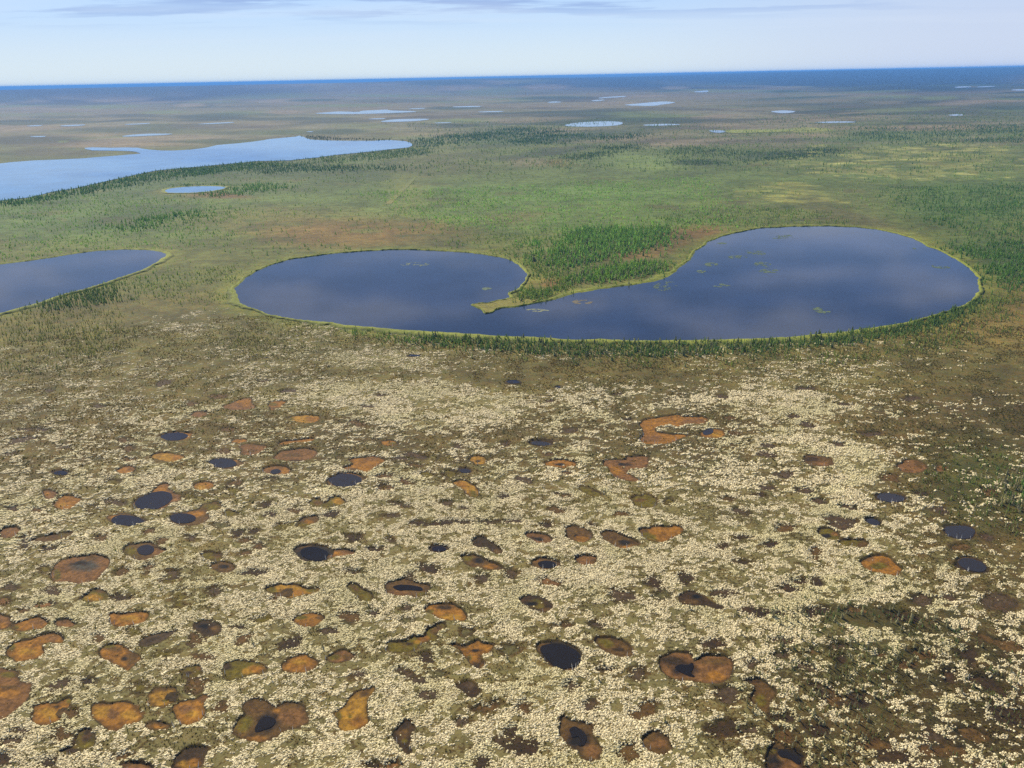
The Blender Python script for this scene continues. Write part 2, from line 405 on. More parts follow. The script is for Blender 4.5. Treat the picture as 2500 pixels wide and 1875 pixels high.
FAR = [  # region, outline, what singles it out
 ('B', [(515,448),(600,440),(720,432),(870,436),(920,426),(1050,420),(1130,416),(1180,424),(1365,429),(1360,437),(1150,446),(900,453),(650,454)], 'biggest of the distant pale lakes, wide and wedge-shaped, beyond the long blue lake'),
 ('B', [(1085,515),(1200,500),(1400,495),(1495,497),(1450,508),(1300,519),(1120,522)], 'pale spindle-shaped lake just in front of the biggest distant wedge-shaped lake'),
 ('B', [(970,497),(1040,492),(1110,491),(1105,497),(1020,499)], 'tiny pale sliver of water beside the spindle-shaped distant lake'),
 ('B', [(1325,408),(1400,403),(1460,402),(1440,408),(1340,411)], 'tiny pale sliver of water just behind the tip of the biggest distant lake'),
 ('B', [(1705,391),(1820,386),(1950,386),(1900,393),(1730,396)], 'thin distant sheet of water, farther of two slivers near the middle of the plain'),
 ('B', [(1925,434),(2040,429),(2145,429),(2100,436),(1950,438)], 'thin distant sheet of water, nearer of two slivers near the middle of the plain'),
 ('B', [(1540,530),(1600,526),(1690,526),(1670,531),(1570,534)], 'tiny pale sliver of water right of the spindle-shaped distant lake'),
 ('B', [(437,606),(470,603),(495,606),(470,610)], 'tiny pale pond just behind the peak of the long blue lake'),
 ('A', [(1055,644),(1150,632),(1300,624),(1480,625),(1440,633),(1300,641),(1100,649)], 'narrow pale lake behind the far bank of the long blue lake, left part of the plain'),
 ('A', [(530,554),(620,548),(730,545),(700,554),(570,560)], 'thin bright sliver of water on the mauve plain below the dark blue left ridge'),
 ('A', [(230,556),(300,551),(370,550),(350,557),(260,560)], 'faint sliver of water nearest the photo edge below the left ridge'),
 ('A', [(1080,542),(1200,536),(1290,533),(1270,539),(1120,546)], 'faint thin water line in the middle of the left mauve plain'),
 ('A', [(1700,541),(1850,531),(2020,523),(1980,532),(1800,541)], 'thin pale water line on the greenish plain behind the narrow lake'),
 ('A', [(260,648),(330,644),(395,645),(370,652),(290,653)], 'faint small pool of water beside the dark wooded strip near the long lake'),
 ('C', [(305,351),(360,346),(425,349),(400,354),(330,356)], 'tiny bright pond, first of a chain of three on the far plain'),
 ('C', [(685,339),(740,332),(800,331),(780,337),(720,343)], 'tiny bright pond, middle one of a chain of three on the far plain'),
 ('C', [(750,315),(860,304),(985,299),(960,307),(850,313),(770,319)], 'long thin bright pond, farthest of a chain of three on the far plain'),
 ('C', [(975,376),(1080,364),(1220,351),(1320,346),(1410,355),(1290,374),(1200,384),(1060,382)], 'pale grey lake with pointed ends on the far plain behind the dark wooded band'),
 ('C', [(1570,261),(1630,255),(1690,251),(1690,262),(1620,266)], 'small pale lake below the long thin lake of the blue ridge'),
 ('C', [(1718,197),(1850,191),(2110,185),(2050,193),(1850,200),(1730,203)], 'long thin white lake lying along the foot of the blue ridge'),
 ('C', [(445,553),(550,530),(700,520),(850,517),(945,523),(948,540),(900,552),(750,562),(560,563)], 'pale oval lake surrounded by dark forest, above the green fen'),
 ('C', [(1135,549),(1220,542),(1340,539),(1443,543),(1400,550),(1200,556)], 'narrow pale lake just right of the oval forest lake'),
 ('C', [(1700,597),(1760,594),(1840,598),(1860,606),(1800,616),(1730,610)], 'small grey water patch at the end of the yellow-green drained lake bed'),
 ('D', [(405,182),(500,176),(620,171),(750,172),(740,178),(600,181),(450,185)], 'bright narrow lake at the foot of the ridge near the right side'),
 ('D', [(805,174),(835,170),(862,171),(850,176)], 'tiny bright pond just right of the narrow lake under the ridge'),
 ('D', [(25,433),(110,423),(180,425),(235,433),(190,444),(110,446)], 'small bright lake in a dark wood above the yellow-green lake bed'),
 ('D', [(400,526),(520,519),(650,517),(755,522),(700,528),(520,531)], 'pale shallow pool in the green plain right of the small bright forest lake'),
 ('D', [(1610,222),(1660,216),(1755,217),(1740,222),(1650,226)], 'small bright lake on the dark far plain near the right photo edge'),
 ('D', [(1800,219),(1880,214),(1960,214),(1940,218),(1840,222)], 'faint blue water line beside the bright lake near the right photo edge'),
 ('D', [(1560,462),(1620,455),(1690,459),(1670,468),(1600,470)], 'faint greyish blue pool in the green plain near the right photo edge'),
 ('D', [(2100,246),(2160,241),(2330,243),(2300,249),(2150,251)], 'faint pale water sliver cut by the right photo edge on the far plain'),
]
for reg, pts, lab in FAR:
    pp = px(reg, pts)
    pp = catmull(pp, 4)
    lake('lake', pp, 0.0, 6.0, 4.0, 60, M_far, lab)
fen_px = px('C', [(1850,600),(1900,592),(2212,588),(2400,588),(2437,596),(2400,606),(2212,612),(1950,618),(1870,612)])

# ------------------------------------------------------------------ bog hollows, moss patches and pools of the foreground
C = {'O': (164,112,50), 'Y': (176,130,54), 'R': (136,96,64), 'B': (108,80,48), 'D': (66,50,36), 'L': (112,98,36), 'K': (14,14,18), 'V': (90,72,60),
     'G': (104,96,66), 'W': (86,82,84), 'N': (40,34,34)}
E = ellipse
def e(*a): return ('e',) + a
# kind, region, outline, base colour, spots [(colour, ellipse)], water outline, label
TAB = [
 ('p','1',e(1125,427,105,31,-3),'O',[('B',1190,450,60,14,0)],e(1108,427,88,25,-4),'long dark pool with an orange moss rim, uppermost big pool, olive tail at its side'),
 ('m','1',[(960,560),(985,535),(1060,528),(1140,540),(1170,555),(1150,570),(1100,592),(1060,590),(1000,577)],'Y',[('O',1120,560,40,20,0)],None,'bright yellow-orange moss patch just below the uppermost dark pool'),
 ('p','1',e(1428,593,112,34,0),'B',[('O',1480,575,50,12,0)],e(1412,596,92,29,2),'oval dark blue pool with a brown rim between the uppermost pool and a ringed pool'),
 ('m','1',[(1520,490),(1560,475),(1640,478),(1690,492),(1670,520),(1600,545),(1540,540),(1535,515)],'R',[('B',1600,520,30,10,0)],None,'reddish moss patch directly above the oval dark blue pool'),
 ('m','1',e(1518,455,52,13,-3),'O',[],None,'small thin orange moss streak above the reddish moss patch'),
 ('m','1',[(1765,475),(1800,458),(1880,448),(1960,440),(2000,446),(1960,462),(1860,470),(1800,482)],'O',[],None,'long thin orange moss streak above a brown-red moss patch'),
 ('m','1',[(1740,570),(1770,530),(1830,512),(1900,505),(1960,505),(2005,525),(2010,550),(1950,575),(1880,590),(1800,580)],'R',[('D',1880,582,60,10,0),('B',1850,545,60,14,0)],None,'brown-red moss patch with a dark lower rim, above the ringed pool'),
 ('p','1',e(1762,643,90,31,0),'R',[('O',1820,645,40,22,0)],e(1750,649,34,15,-8),'ringed pool, orange-brown moss ring round a small dark blue eye'),
 ('p','2',e(115,702,114,48,0),'B',[('O',170,665,60,14,0)],e(112,704,104,43,0),'round navy blue pool with thin brown rim, nearest the middle of the bog'),
 ('m','1',[(1412,245),(1432,225),(1520,192),(1600,183),(1606,222),(1622,245),(1570,256),(1450,256)],'R',[('O',1560,210,50,22,0)],None,'flat red-orange moss patch, topmost of the large orange patches left of the middle'),
 ('m','1',[(1705,225),(1720,205),(1780,198),(1818,205),(1800,228),(1770,250),(1715,262)],'O',[('L',1730,220,30,12,0),('B',1750,250,40,10,0)],None,'small orange moss patch with brown lower end, just right of the topmost red-orange patch'),
 ('m','1',[(1800,315),(1850,300),(1940,292),(2020,296),(2025,318),(1985,340),(1920,342),(1850,328)],'Y',[('L',1830,316,35,12,0),('O',1990,318,40,20,0)],None,'yellow-orange wedge of moss with an olive point, below the small orange patch'),
 ('m','1',e(1265,285,54,21,-6),'R',[('B',1290,270,30,10,0)],None,'small red-brown moss spot below the topmost red-orange patch'),
 ('p','1',[(840,870),(870,820),(950,790),(960,775),(1000,735),(1070,720),(1080,755),(1112,765),(1108,790),(1155,800),(1130,830),(1100,850),(1040,880),(950,892)],'R',[('O',1010,765,50,30,0),('L',860,870,30,15,0)],e(980,832,120,53,-14),'largest blue pool, with a red-orange moss tongue on its far side'),
 ('m','1',e(1292,740,68,29,-4),'O',[('Y',1270,745,40,16,0)],None,'bright orange moss oval right of the largest blue pool'),
 ('m','1',[(345,840),(380,810),(450,803),(500,820),(515,838),(480,860),(470,880),(400,893),(350,880)],'O',[('Y',400,860,25,14,0)],None,'glowing orange moss patch left of the largest blue pool, biggest of a pair'),
 ('m','1',e(310,795,50,30,8),'R',[('O',300,790,20,12,0)],None,'dull orange moss patch touching the glowing orange one, smaller of a pair'),
 ('p','1',[(685,938),(740,924),(820,914),(890,938),(932,960),(890,978),(840,996),(780,992),(720,975)],'B',[('O',720,940,40,16,0)],e(812,960,106,34,3),'lens-shaped blue pool below the largest blue pool, brown moss on its far rim'),
 ('p','1',[(1068,940),(1090,912),(1190,900),(1268,888),(1285,860),(1340,853),(1370,843),(1412,872),(1395,890),(1312,906),(1330,935),(1310,965),(1230,992),(1140,985),(1085,965)],'B',[('L',1340,875,60,25,0),('O',1250,915,60,18,0)],e(1160,945,84,31,2),'greyish pool with an olive and orange arm of moss at its upper corner'),
 ('m','1',e(1458,920,48,23,0),'L',[],None,'small olive moss oval beside the arm of the greyish pool'),
 ('p','1',[(775,1155),(800,1120),(880,1100),(960,1103),(1010,1140),(1050,1148),(1020,1175),(980,1195),(910,1215),(830,1200)],'B',[('L',830,1160,50,35,0),('R',1010,1160,40,20,0)],e(925,1146,54,33,-6),'brown moss oval holding a dark blue eye at its far side, below the lens-shaped pool'),
 ('m','1',[(340,1262),(370,1225),(450,1190),(540,1185),(612,1172),(680,1203),(690,1242),(655,1292),(630,1332),(540,1356),(430,1356),(350,1340)],'R',[('W',540,1248,90,34,-4),('N',500,1232,52,14,-5),('B',580,1200,50,14,0),('L',360,1300,24,30,0)],None,'big reddish moss patch with a grey dark-topped wet centre near the left side'),
 ('p','2',e(-92,1168,115,57,3),'N',[('B',-160,1120,60,20,0),('W',-60,1150,40,14,10)],e(-86,1170,88,44,6),'round black pool left of the middle with an orange moss tail on one side'),
 ('m','2',[(10,1165),(40,1145),(100,1140),(160,1152),(185,1165),(130,1185),(60,1196),(15,1190)],'R',[('O',40,1170,40,20,0)],None,'orange-brown moss tail attached to the round black pool'),
 ('m','1',e(1347,1188,70,28,3),'L',[('B',1380,1180,40,14,0)],None,'olive-brown moss oval left of the round black pool'),
 ('m','1',e(1420,1255,80,34,2),'B',[('N',1420,1250,36,12,0)],None,'brown moss oval with a dark middle, below the olive-brown oval'),
 ('p','1',e(380,656,64,21,0),'D',[],e(385,658,44,13,0),'small dark brown puddle standing alone in lichen on the left'),
 ('m','1',e(800,640,55,25,-8),'O',[('R',850,630,50,18,0)],None,'small orange and red moss patch left of the oval dark blue pool'),
 ('m','1',[(195,1085),(260,1060),(360,1045),(440,1035),(460,1050),(410,1075),(320,1092),(230,1098)],'B',[('L',400,1050,40,14,0)],None,'long low brown moss streak near the left edge, above the big reddish patch'),
 ('m','1',e(60,1036,66,34,-10),'R',[],None,'reddish brown moss patch cut by the left edge above the long brown streak'),
 ('m','1',[(1955,850),(1985,822),(2040,820),(2060,848),(2085,830),(2100,810),(2150,805),(2195,830),(2200,850),(2150,868),(2060,880),(2000,870)],'L',[('B',2015,845,30,16,0),('Y',2150,835,40,18,0)],None,'olive-yellow double moss patch with a pale bay, below the round navy pool'),
 ('m','1',[(1880,995),(1910,955),(1970,930),(2030,935),(2020,965),(1970,990),(1920,1006)],'B',[('L',1930,985,40,16,-20),('O',1960,965,30,14,0)],None,'brown and olive moss wedge left of the middle, between dark hollows'),
 ('m','2',[(105,625),(150,600),(145,575),(215,560),(290,547),(350,580),(330,600),(260,650),(200,650),(120,640)],'O',[('R',290,570,40,16,0),('B',150,635,40,14,0)],None,'ragged orange-brown moss patch just behind the round navy pool'),
 ('m','2',e(392,468,60,17,3),'O',[('L',420,470,30,10,0)],None,'small orange-olive moss streak far above the round navy pool'),
 ('m','2',e(955,579,55,27,8),'Y',[('D',955,582,22,8,0)],None,'small yellow-brown moss oval with a dark dot, middle of the bog'),
 ('p','2',e(868,645,44,19,6),'D',[],e(872,645,34,14,6),'tiny dark blue pool below the yellow-brown moss oval'),
 ('m','2',[(790,722),(820,705),(870,710),(940,740),(960,800),(930,815),(880,800),(850,760)],'Y',[('O',850,730,40,18,20),('L',925,795,35,20,40)],None,'slanting yellow-orange moss patch with olive lower end in the middle'),
 ('m','2',e(1490,600,97,28,2),'O',[('N',1480,603,36,9,0)],None,'flat orange moss oval with a dark slit, left of the curved red patch'),
 ('p','2',e(1350,470,80,21,3),'D',[],e(1352,471,62,13,4),'thin dark purple pool alone in bright lichen above the flat orange oval'),
 ('m','2',[(1745,608),(1770,575),(1890,572),(1900,556),(2020,555),(2040,580),(2030,620),(1960,626),(1910,642),(1905,665),(1960,692),(2000,706),(1940,712),(1850,692),(1790,655)],'R',[('O',1820,640,60,30,20),('N',1880,603,40,9,0)],None,'red-orange moss patch curved like a sickle, below the large orange hook'),
 ('m','2',[(2000,345),(2050,320),(2130,305),(2212,290),(2270,297),(2380,302),(2425,325),(2375,350),(2270,350),(2215,372),(2160,352),(2085,375),(2105,398),(2212,405),(2272,420),(2240,438),(2190,470),(2100,476),(2000,470),(1970,450),(2000,420),(2010,395)],'O',[('R',2340,330,80,22,0),('R',2060,440,70,25,0)],None,'large hook-shaped orange moss patch right of the middle, largest orange area'),
 ('p','3',e(235,408,72,31,2),'O',[('Y',255,412,40,20,0)],px('f',0) if False else e(205,398,36,17,-12),'small half-orange half-dark pool right of the large orange hook'),
 ('m','2',[(1580,748),(1640,742),(1720,783),(1738,800),(1700,814),(1640,792)],'L',[],None,'olive diagonal moss sliver below the sickle-shaped red patch'),
 ('m','2',e(2012,838,78,43,2),'L',[('B',1980,830,40,14,0)],None,'olive-brown moss oval right of the diagonal olive sliver'),
 ('m','2',e(1588,1050,88,56,14),'B',[('K',1580,1055,18,8,0),('O',1610,1080,50,22,0)],None,'round brown moss patch with a black dot, left of two brown patches in a row'),
 ('m','2',[(1740,1040),(1790,1025),(1880,1050),(1940,1083),(1972,1110),(1900,1140),(1840,1135),(1765,1080)],'B',[('N',1885,1100,40,16,0),('O',1890,1130,50,10,0)],None,'brown moss patch with a dark smudge, middle of three in a row'),
 ('m','2',[(1975,1018),(2040,1010),(2080,996),(2212,996),(2262,1020),(2205,1060),(2150,1096),(2080,1099),(2010,1066)],'O',[('L',2040,1060,60,30,20),('B',2010,1025,35,14,0)],None,'broad orange moss patch with olive left part, end of three in a row'),
 ('m','2',[(1250,1040),(1380,1045),(1425,1085),(1390,1106),(1310,1096)],'R',[('N',1330,1075,44,12,10)],None,'red-brown moss patch with a black streak left of the round black-dotted one'),
 ('m','2',[(925,1100),(945,1068),(1000,1065),(1040,1095),(1110,1150),(1105,1175),(1060,1165),(1020,1135),(950,1130)],'D',[('B',1080,1155,30,20,0)],None,'dark brown oval with a brown tail like a comma, middle of the bog'),
 ('p','2',e(705,1138,66,26,2),'D',[],e(705,1139,46,16,2),'small dark round puddle left of the comma-shaped brown patch'),
 ('m','2',[(840,1185),(920,1176),(1000,1200),(1080,1240),(1100,1270),(1000,1272),(880,1240)],'B',[('N',960,1212,40,18,0),('O',1040,1250,40,16,0),('L',880,1200,40,20,0)],None,'olive-brown moss patch with dark middle and orange lower corner below the comma-shaped patch'),
 ('p','2',e(1387,1236,96,40,2),'B',[('R',1330,1215,40,12,0)],e(1392,1238,58,24,4),'dark pool in a brown moss oval between the brown row and the dark olive patch'),
 ('m','2',e(1640,1212,72,34,4),'R',[('B',1690,1215,30,14,0)],None,'dull red moss patch right of the dark pool in a brown oval'),
 ('m','3',e(905,580,102,34,9),'B',[('R',930,600,50,14,8),('D',860,570,50,14,0)],None,'dark red-brown moss patch alone in the lichen of the right half'),
 ('m','3',e(1500,617,97,44,6),'R',[('B',1560,600,40,20,0)],None,'faded red moss patch at the edge of the green scrub on the right'),
 ('p','3',e(1365,813,96,32,4),'D',[],e(1365,815,86,27,4),'dark violet pool below the faded red moss patch'),
 ('p','3',e(1254,968,52,26,18),'N',[],e(1254,969,44,21,18),'small blue pool between the dark violet pool and the olive patch'),
 ('p','3',[(1698,1005),(1760,988),(1862,993),(1908,1030),(1882,1074),(1800,1083),(1720,1052)],'D',[],[(1708,1008),(1762,994),(1856,999),(1898,1030),(1876,1066),(1802,1076),(1726,1048)],'slate grey pool, upper of two large pools near the right edge'),
 ('p','3',e(1880,1240,112,50,14),'D',[('V',1800,1200,60,30,0)],e(1884,1242,92,38,14),'navy pool, lower of two large pools near the right edge'),
 ('m','3',[(1180,1240),(1200,1200),(1270,1178),(1350,1190),(1400,1230),(1442,1270),(1430,1302),(1380,1312),(1250,1286)],'O',[('L',1300,1245,60,24,0),('O',1380,1290,50,20,0),('R',1230,1200,40,18,0)],None,'vivid orange moss patch with olive middle, alone in the right half'),
 ('m','3',e(970,1045,78,36,10),'L',[('N',950,1058,45,16,0),('R',1030,1040,40,14,0)],None,'dark olive moss patch with a wet black side left of the vivid orange one'),
 ('m','3',e(1135,1106,95,28,8),'L',[('B',1210,1110,60,20,0)],None,'long olive-green moss strip just above the vivid orange patch'),
 ('m','4',[(690,330),(720,310),(800,315),(900,302),(945,310),(930,345),(900,370),(800,395),(730,390),(700,370)],'O',[('Y',820,345,80,20,0)],None,'bright orange moss patch below the big reddish grey-centred patch'),
 ('m','4',[(72,400),(90,375),(170,350),(250,333),(300,360),(280,400),(230,417),(100,422)],'O',[('R',240,370,50,22,0),('L',100,400,25,14,0)],None,'orange-brown moss patch near the left edge, beside a red edge patch'),
 ('m','4',[(-40,325),(30,330),(65,342),(72,378),(40,410),(-40,418)],'R',[('O',10,390,30,15,0)],None,'red-orange moss patch cut by the left edge, beside an orange-brown one'),
 ('m','4',e(415,378,66,28,3),'R',[],None,'dull red moss oval between the orange-brown patch and the bright orange patch'),
 ('m','4',[(40,560),(60,510),(130,482),(200,480),(262,455),(350,438),(405,470),(390,500),(300,506),(270,520),(275,570),(240,600),(170,612),(80,602)],'O',[('R',340,470,60,22,0),('Y',170,550,60,30,0),('L',70,520,25,30,0)],None,'orange moss patch with a long reddish arm on its far side, near the left edge'),
 ('m','4',[(630,575),(640,530),(690,505),(780,515),(850,560),(895,595),(870,625),(820,672),(790,670),(720,635)],'O',[('B',700,530,70,20,10),('N',790,600,26,15,0),('B',840,600,50,35,30),('L',690,520,40,12,0)],None,'slanting orange-brown moss patch with a dark blot and an olive far rim'),
 ('m','4',[(-60,660),(50,658),(110,690),(120,740),(190,760),(180,830),(150,880),(80,940),(-60,970)],'R',[('O',30,810,70,40,0),('L',40,700,60,20,0),('B',60,780,60,14,0)],None,'large rust-red moss patch cut by the left edge, biggest on that edge'),
 ('m','4',[(200,960),(210,900),(260,885),(360,875),(440,845),(460,870),(430,910),(390,940),(380,980),(330,1017),(240,1020)],'O',[('Y',310,950,60,35,0),('D',355,905,20,10,0),('L',440,870,25,20,0)],None,'orange moss patch with a pointed brown ear, right of the rust-red edge patch'),
 ('m','4',[(578,930),(600,885),(700,875),(790,873),(860,910),(905,960),(870,1000),(790,1020),(740,1057),(660,1040),(600,1000)],'O',[('Y',650,930,60,40,0),('Y',820,960,50,30,0),('R',720,950,40,40,0),('B',600,1010,30,30,0)],None,'large bright orange moss patch, biggest orange one near the bottom left'),
 ('m','4',e(1000,1028,78,30,2),'B',[('O',1000,1030,50,16,0)],None,'small brown-orange moss tail to the right of the large bright orange patch'),
 ('m','4',[(942,870),(960,820),(1000,785),(1090,785),(1115,810),(1125,860),(1080,885),(1020,906),(960,890)],'Y',[('B',1040,795,70,16,0),('L',1050,865,16,10,0)],None,'yellow-orange moss patch with a brown far rim, above a square orange patch'),
 ('m','4',[(1105,950),(1120,885),(1230,862),(1300,830),(1342,845),(1290,882),(1305,930),(1290,990),(1240,1012),(1160,1020),(1115,985)],'O',[('R',1180,920,60,25,0),('R',1300,850,35,14,-20),('Y',1220,950,40,26,0)],None,'squarish orange moss patch with a red ear, beside the yellow-orange one'),
 ('m','4',[(380,1190),(420,1170),(470,1130),(500,1060),(560,1035),(600,1080),(600,1150),(520,1190),(450,1212)],'L',[('D',550,1090,40,50,0),('D',450,1185,50,18,0)],None,'dark olive moss patch shaped like a boot near the bottom left'),
 ('p','4',[(1485,1020),(1510,980),(1560,950),(1525,912),(1570,870),(1650,866),(1740,905),(1800,878),(1880,875),(1940,900),(1945,960),(1952,1000),(1900,1030),(1830,1040),(1760,1080),(1700,1120),(1640,1136),(1560,1110),(1500,1070)],'B',[('L',1540,1010,60,60,0),('R',1850,970,90,60,0),('O',1620,1110,60,18,0),('N',1690,1010,90,60,-35),('O',1760,925,24,22,0)],[(1615,1055),(1640,1000),(1690,968),(1735,975),(1752,1000),(1720,1035),(1670,1055),(1630,1068)],'biggest two-lobed moss pool near the bottom, olive and red halves round a dark centre'),
 ('m','4',[(500,225),(560,180),(620,155),(670,170),(692,205),(650,235),(560,242)],'L',[('Y',590,210,50,22,0),('B',640,170,40,12,0)],None,'olive-yellow moss patch below the big reddish grey-centred patch'),
 ('m','4',[(1688,155),(1760,137),(1860,125),(1940,150),(2020,150),(2012,180),(1900,206),(1830,212),(1740,190)],'Y',[('L',1720,165,40,22,0),('L',1985,165,40,16,0),('O',1890,180,50,18,0)],None,'long yellow-orange moss patch with olive ends, left of the middle'),
 ('m','4',[(1868,362),(1900,325),(1990,313),(2060,335),(2042,370),(1980,402),(1910,390)],'O',[('L',1900,340,50,16,0),('B',2030,340,30,14,0)],None,'orange moss patch with olive far side, below the long yellow-orange one'),
 ('m','4',e(1320,405,88,44,4),'D',[('K',1310,395,45,16,0),('B',1370,410,30,20,0)],None,'very dark brown oval between the bright orange patches and the orange-olive one'),
 ('m','4',[(880,512),(910,470),(990,440),(1080,430),(1112,420),(1080,455),(1020,490),(950,512)],'V',[('D',960,480,60,18,-15)],None,'dark purplish wedge-shaped hollow above the slanting orange-brown patch'),
 ('m','4',[(1405,680),(1430,630),(1520,612),(1620,625),(1690,660),(1670,700),(1600,702),(1530,730),(1440,732)],'L',[('O',1630,665,60,30,0),('D',1440,650,40,26,0),('Y',1560,680,26,18,0)],None,'moss patch half dark olive, half orange, left of a bright orange oval'),
 ('m','4',[(1788,650),(1820,615),(1890,580),(1950,580),(2012,620),(2010,650),(1940,690),(1830,685)],'O',[('Y',1900,620,50,18,0),('R',1960,660,40,18,0)],None,'bright orange moss oval right of the half olive, half orange patch'),
 ('m','4',e(1212,680,66,36,-10),'L',[('R',1275,655,40,16,0),('D',1190,690,26,16,0)],None,'small dark olive moss patch with a red tip above the yellow-orange brown-rimmed patch'),
 ('m','4',[(1100,1300),(1112,1268),(1130,1210),(1200,1165),(1312,1163),(1312,1210),(1280,1285),(1200,1330),(1120,1330)],'D',[('Y',1180,1275,60,24,0),('O',1230,1260,40,24,0)],None,'moss patch at the bottom edge, dark far half and golden near half'),
 ('m','4',e(860,1290,105,38,4),'R',[],None,'red-brown moss patch cut by the bottom edge, left of the dark and golden patch'),
 ('p','5',e(505,155,150,57,5),'B',[('R',440,180,70,18,5),('L',600,190,40,14,0)],[(415,145),(470,130),(560,140),(600,155),(590,168),(520,162),(450,165)],'large brown oval pool with a thin dark slit in its middle'),
 ('m','5',[(118,150),(150,125),(220,150),(285,195),(282,240),(240,242),(170,205)],'L',[('B',170,150,40,14,30)],None,'olive slanting moss oval left of the large brown slit pool'),
 ('m','5',[(613,290),(640,265),(720,250),(800,260),(850,290),(888,330),(870,365),(800,365),(720,350),(680,320)],'O',[('D',740,275,60,16,0),('L',640,300,30,20,0),('Y',790,335,60,18,8)],None,'bright orange moss patch with a dark far rim, below the large brown slit pool'),
 ('m','5',[(1213,225),(1260,205),(1340,203),(1420,245),(1427,285),(1390,312),(1320,302),(1240,260)],'D',[('L',1330,255,50,26,10),('K',1300,250,40,14,0),('B',1390,290,30,16,0)],None,'dark olive oval right of the bright orange dark-rimmed patch'),
 ('m','5',[(370,530),(390,490),(480,485),(540,450),(610,455),(640,415),(720,380),(742,400),(700,430),(702,490),(640,500),(590,510),(560,545),(440,560),(390,552)],'L',[('O',610,470,40,24,0),('B',690,420,40,30,-30),('N',515,505,24,8,0),('Y',570,490,25,14,0)],None,'long winding olive and orange moss strip stretching diagonally'),
 ('m','5',[(-2,590),(60,555),(110,545),(167,580),(150,605),(60,625),(10,615)],'R',[('L',40,590,40,20,0),('B',120,590,30,16,0)],None,'small red and olive moss patch left of the winding olive strip'),
 ('m','5',[(790,510),(880,510),(950,478),(1000,500),(1062,515),(1030,560),(970,590),(1012,640),(960,672),(910,650),(890,600),(840,550)],'O',[('B',850,520,40,16,0),('N',935,545,36,12,0),('D',950,640,45,28,0),('L',900,590,20,20,0)],None,'orange-brown moss patch with horns and a brown foot, left of the black pool'),
 ('p','5',[(1325,540),(1350,500),(1480,498),(1550,520),(1612,570),(1617,620),(1582,662),(1520,682),(1430,652),(1380,610)],'N',[('B',1370,515,50,14,0),('B',1560,670,50,14,0),('B',1345,545,16,24,0)],[(1352,548),(1380,516),(1480,508),(1540,528),(1598,575),(1600,618),(1562,645),(1500,660),(1435,642),(1392,600)],'jet black round pool, darkest spot in the foreground'),
 ('m','5',[(1688,490),(1730,462),(1840,475),(1932,540),(1932,585),(1870,597),(1780,572),(1720,530)],'B',[('L',1760,500,50,26,20),('D',1850,540,40,14,0)],None,'olive-brown moss oval right of the jet black pool'),
 ('m','5',[(40,950),(100,900),(140,840),(190,802),(280,780),(292,800),(250,860),(250,900),(240,960),(252,1020),(220,1040),(100,1062),(60,1000)],'Y',[('B',230,820,60,26,-25),('O',200,1000,50,40,0),('L',140,965,14,10,0),('L',70,960,20,26,0)],None,'golden orange moss patch with a tall brown tip, right of the two-lobed pool'),
 ('m','5',[(820,770),(880,740),(930,760),(972,810),(940,852),(890,840)],'D',[('V',900,770,40,18,0)],None,'dark purplish brown hollow with pale dead stems below the horned orange patch'),
 ('m','5',[(410,1082),(450,1030),(500,998),(562,1040),(530,1090),(520,1150),(532,1200),(480,1197),(440,1132)],'D',[('B',480,1080,40,30,0),('L',490,1120,20,14,0)],None,'dark brown moss patch narrowing towards the bottom, right of the golden patch'),
 ('p','5',[(1468,1080),(1480,1000),(1500,963),(1530,990),(1620,1010),(1690,1040),(1702,1100),(1762,1180),(1720,1242),(1640,1247),(1588,1192),(1500,1130)],'B',[('N',1590,1105,70,62,10),('R',1680,1190,60,40,30)],[(1535,1050),(1570,1030),(1625,1060),(1645,1105),(1628,1150),(1590,1150),(1610,1120),(1590,1090),(1555,1100),(1545,1080)],'brown moss pool with a black horseshoe of water, near the bottom'),
 ('m','5',[(2000,1150),(2030,1080),(2090,1060),(2172,1110),(2182,1180),(2100,1212)],'B',[('R',2110,1140,50,30,0)],None,'plain brown moss patch right of the black horseshoe pool'),
 ('p','6',[(-112,600),(-60,580),(0,568),(80,575),(112,622),(180,595),(280,588),(352,620),(362,670),(320,742),(200,762),(120,747),(0,732),(-80,690)],'R',[('D',-20,610,80,34,0),('B',260,620,90,22,0),('N',60,665,80,48,0),('O',250,710,70,28,0),('B',60,735,60,14,0)],[(-5,655),(30,635),(75,640),(105,625),(112,650),(98,690),(120,715),(70,705),(20,680)],'twin pool, jet black water on one side and rust-red moss oval on the other'),
 ('m','6',[(30,240),(40,190),(110,173),(190,210),(222,235),(300,270),(270,286),(180,267),(60,262)],'D',[('B',90,240,60,16,0),('K',130,205,30,14,0)],None,'dark brown humped moss patch above the twin pool'),
 ('m','6',[(420,740),(530,723),(622,790),(642,830),(610,900),(600,962),(520,912),(480,872),(490,782)],'B',[('L',540,860,40,40,0),('D',480,745,60,14,0)],None,'dark olive-brown moss patch with a narrow neck below the twin pool'),
 ('p','6',[(580,1200),(640,1148),(700,1160),(812,1200),(822,1270),(800,1345),(600,1345)],'N',[('B',690,1230,40,22,0),('R',720,1280,70,30,0),('L',610,1190,40,18,0)],[(650,1190),(690,1185),(740,1205),(790,1235),(780,1270),(720,1235),(670,1225)],'dark wet pool with reddish moss islands cut by the bottom edge on the right'),
]
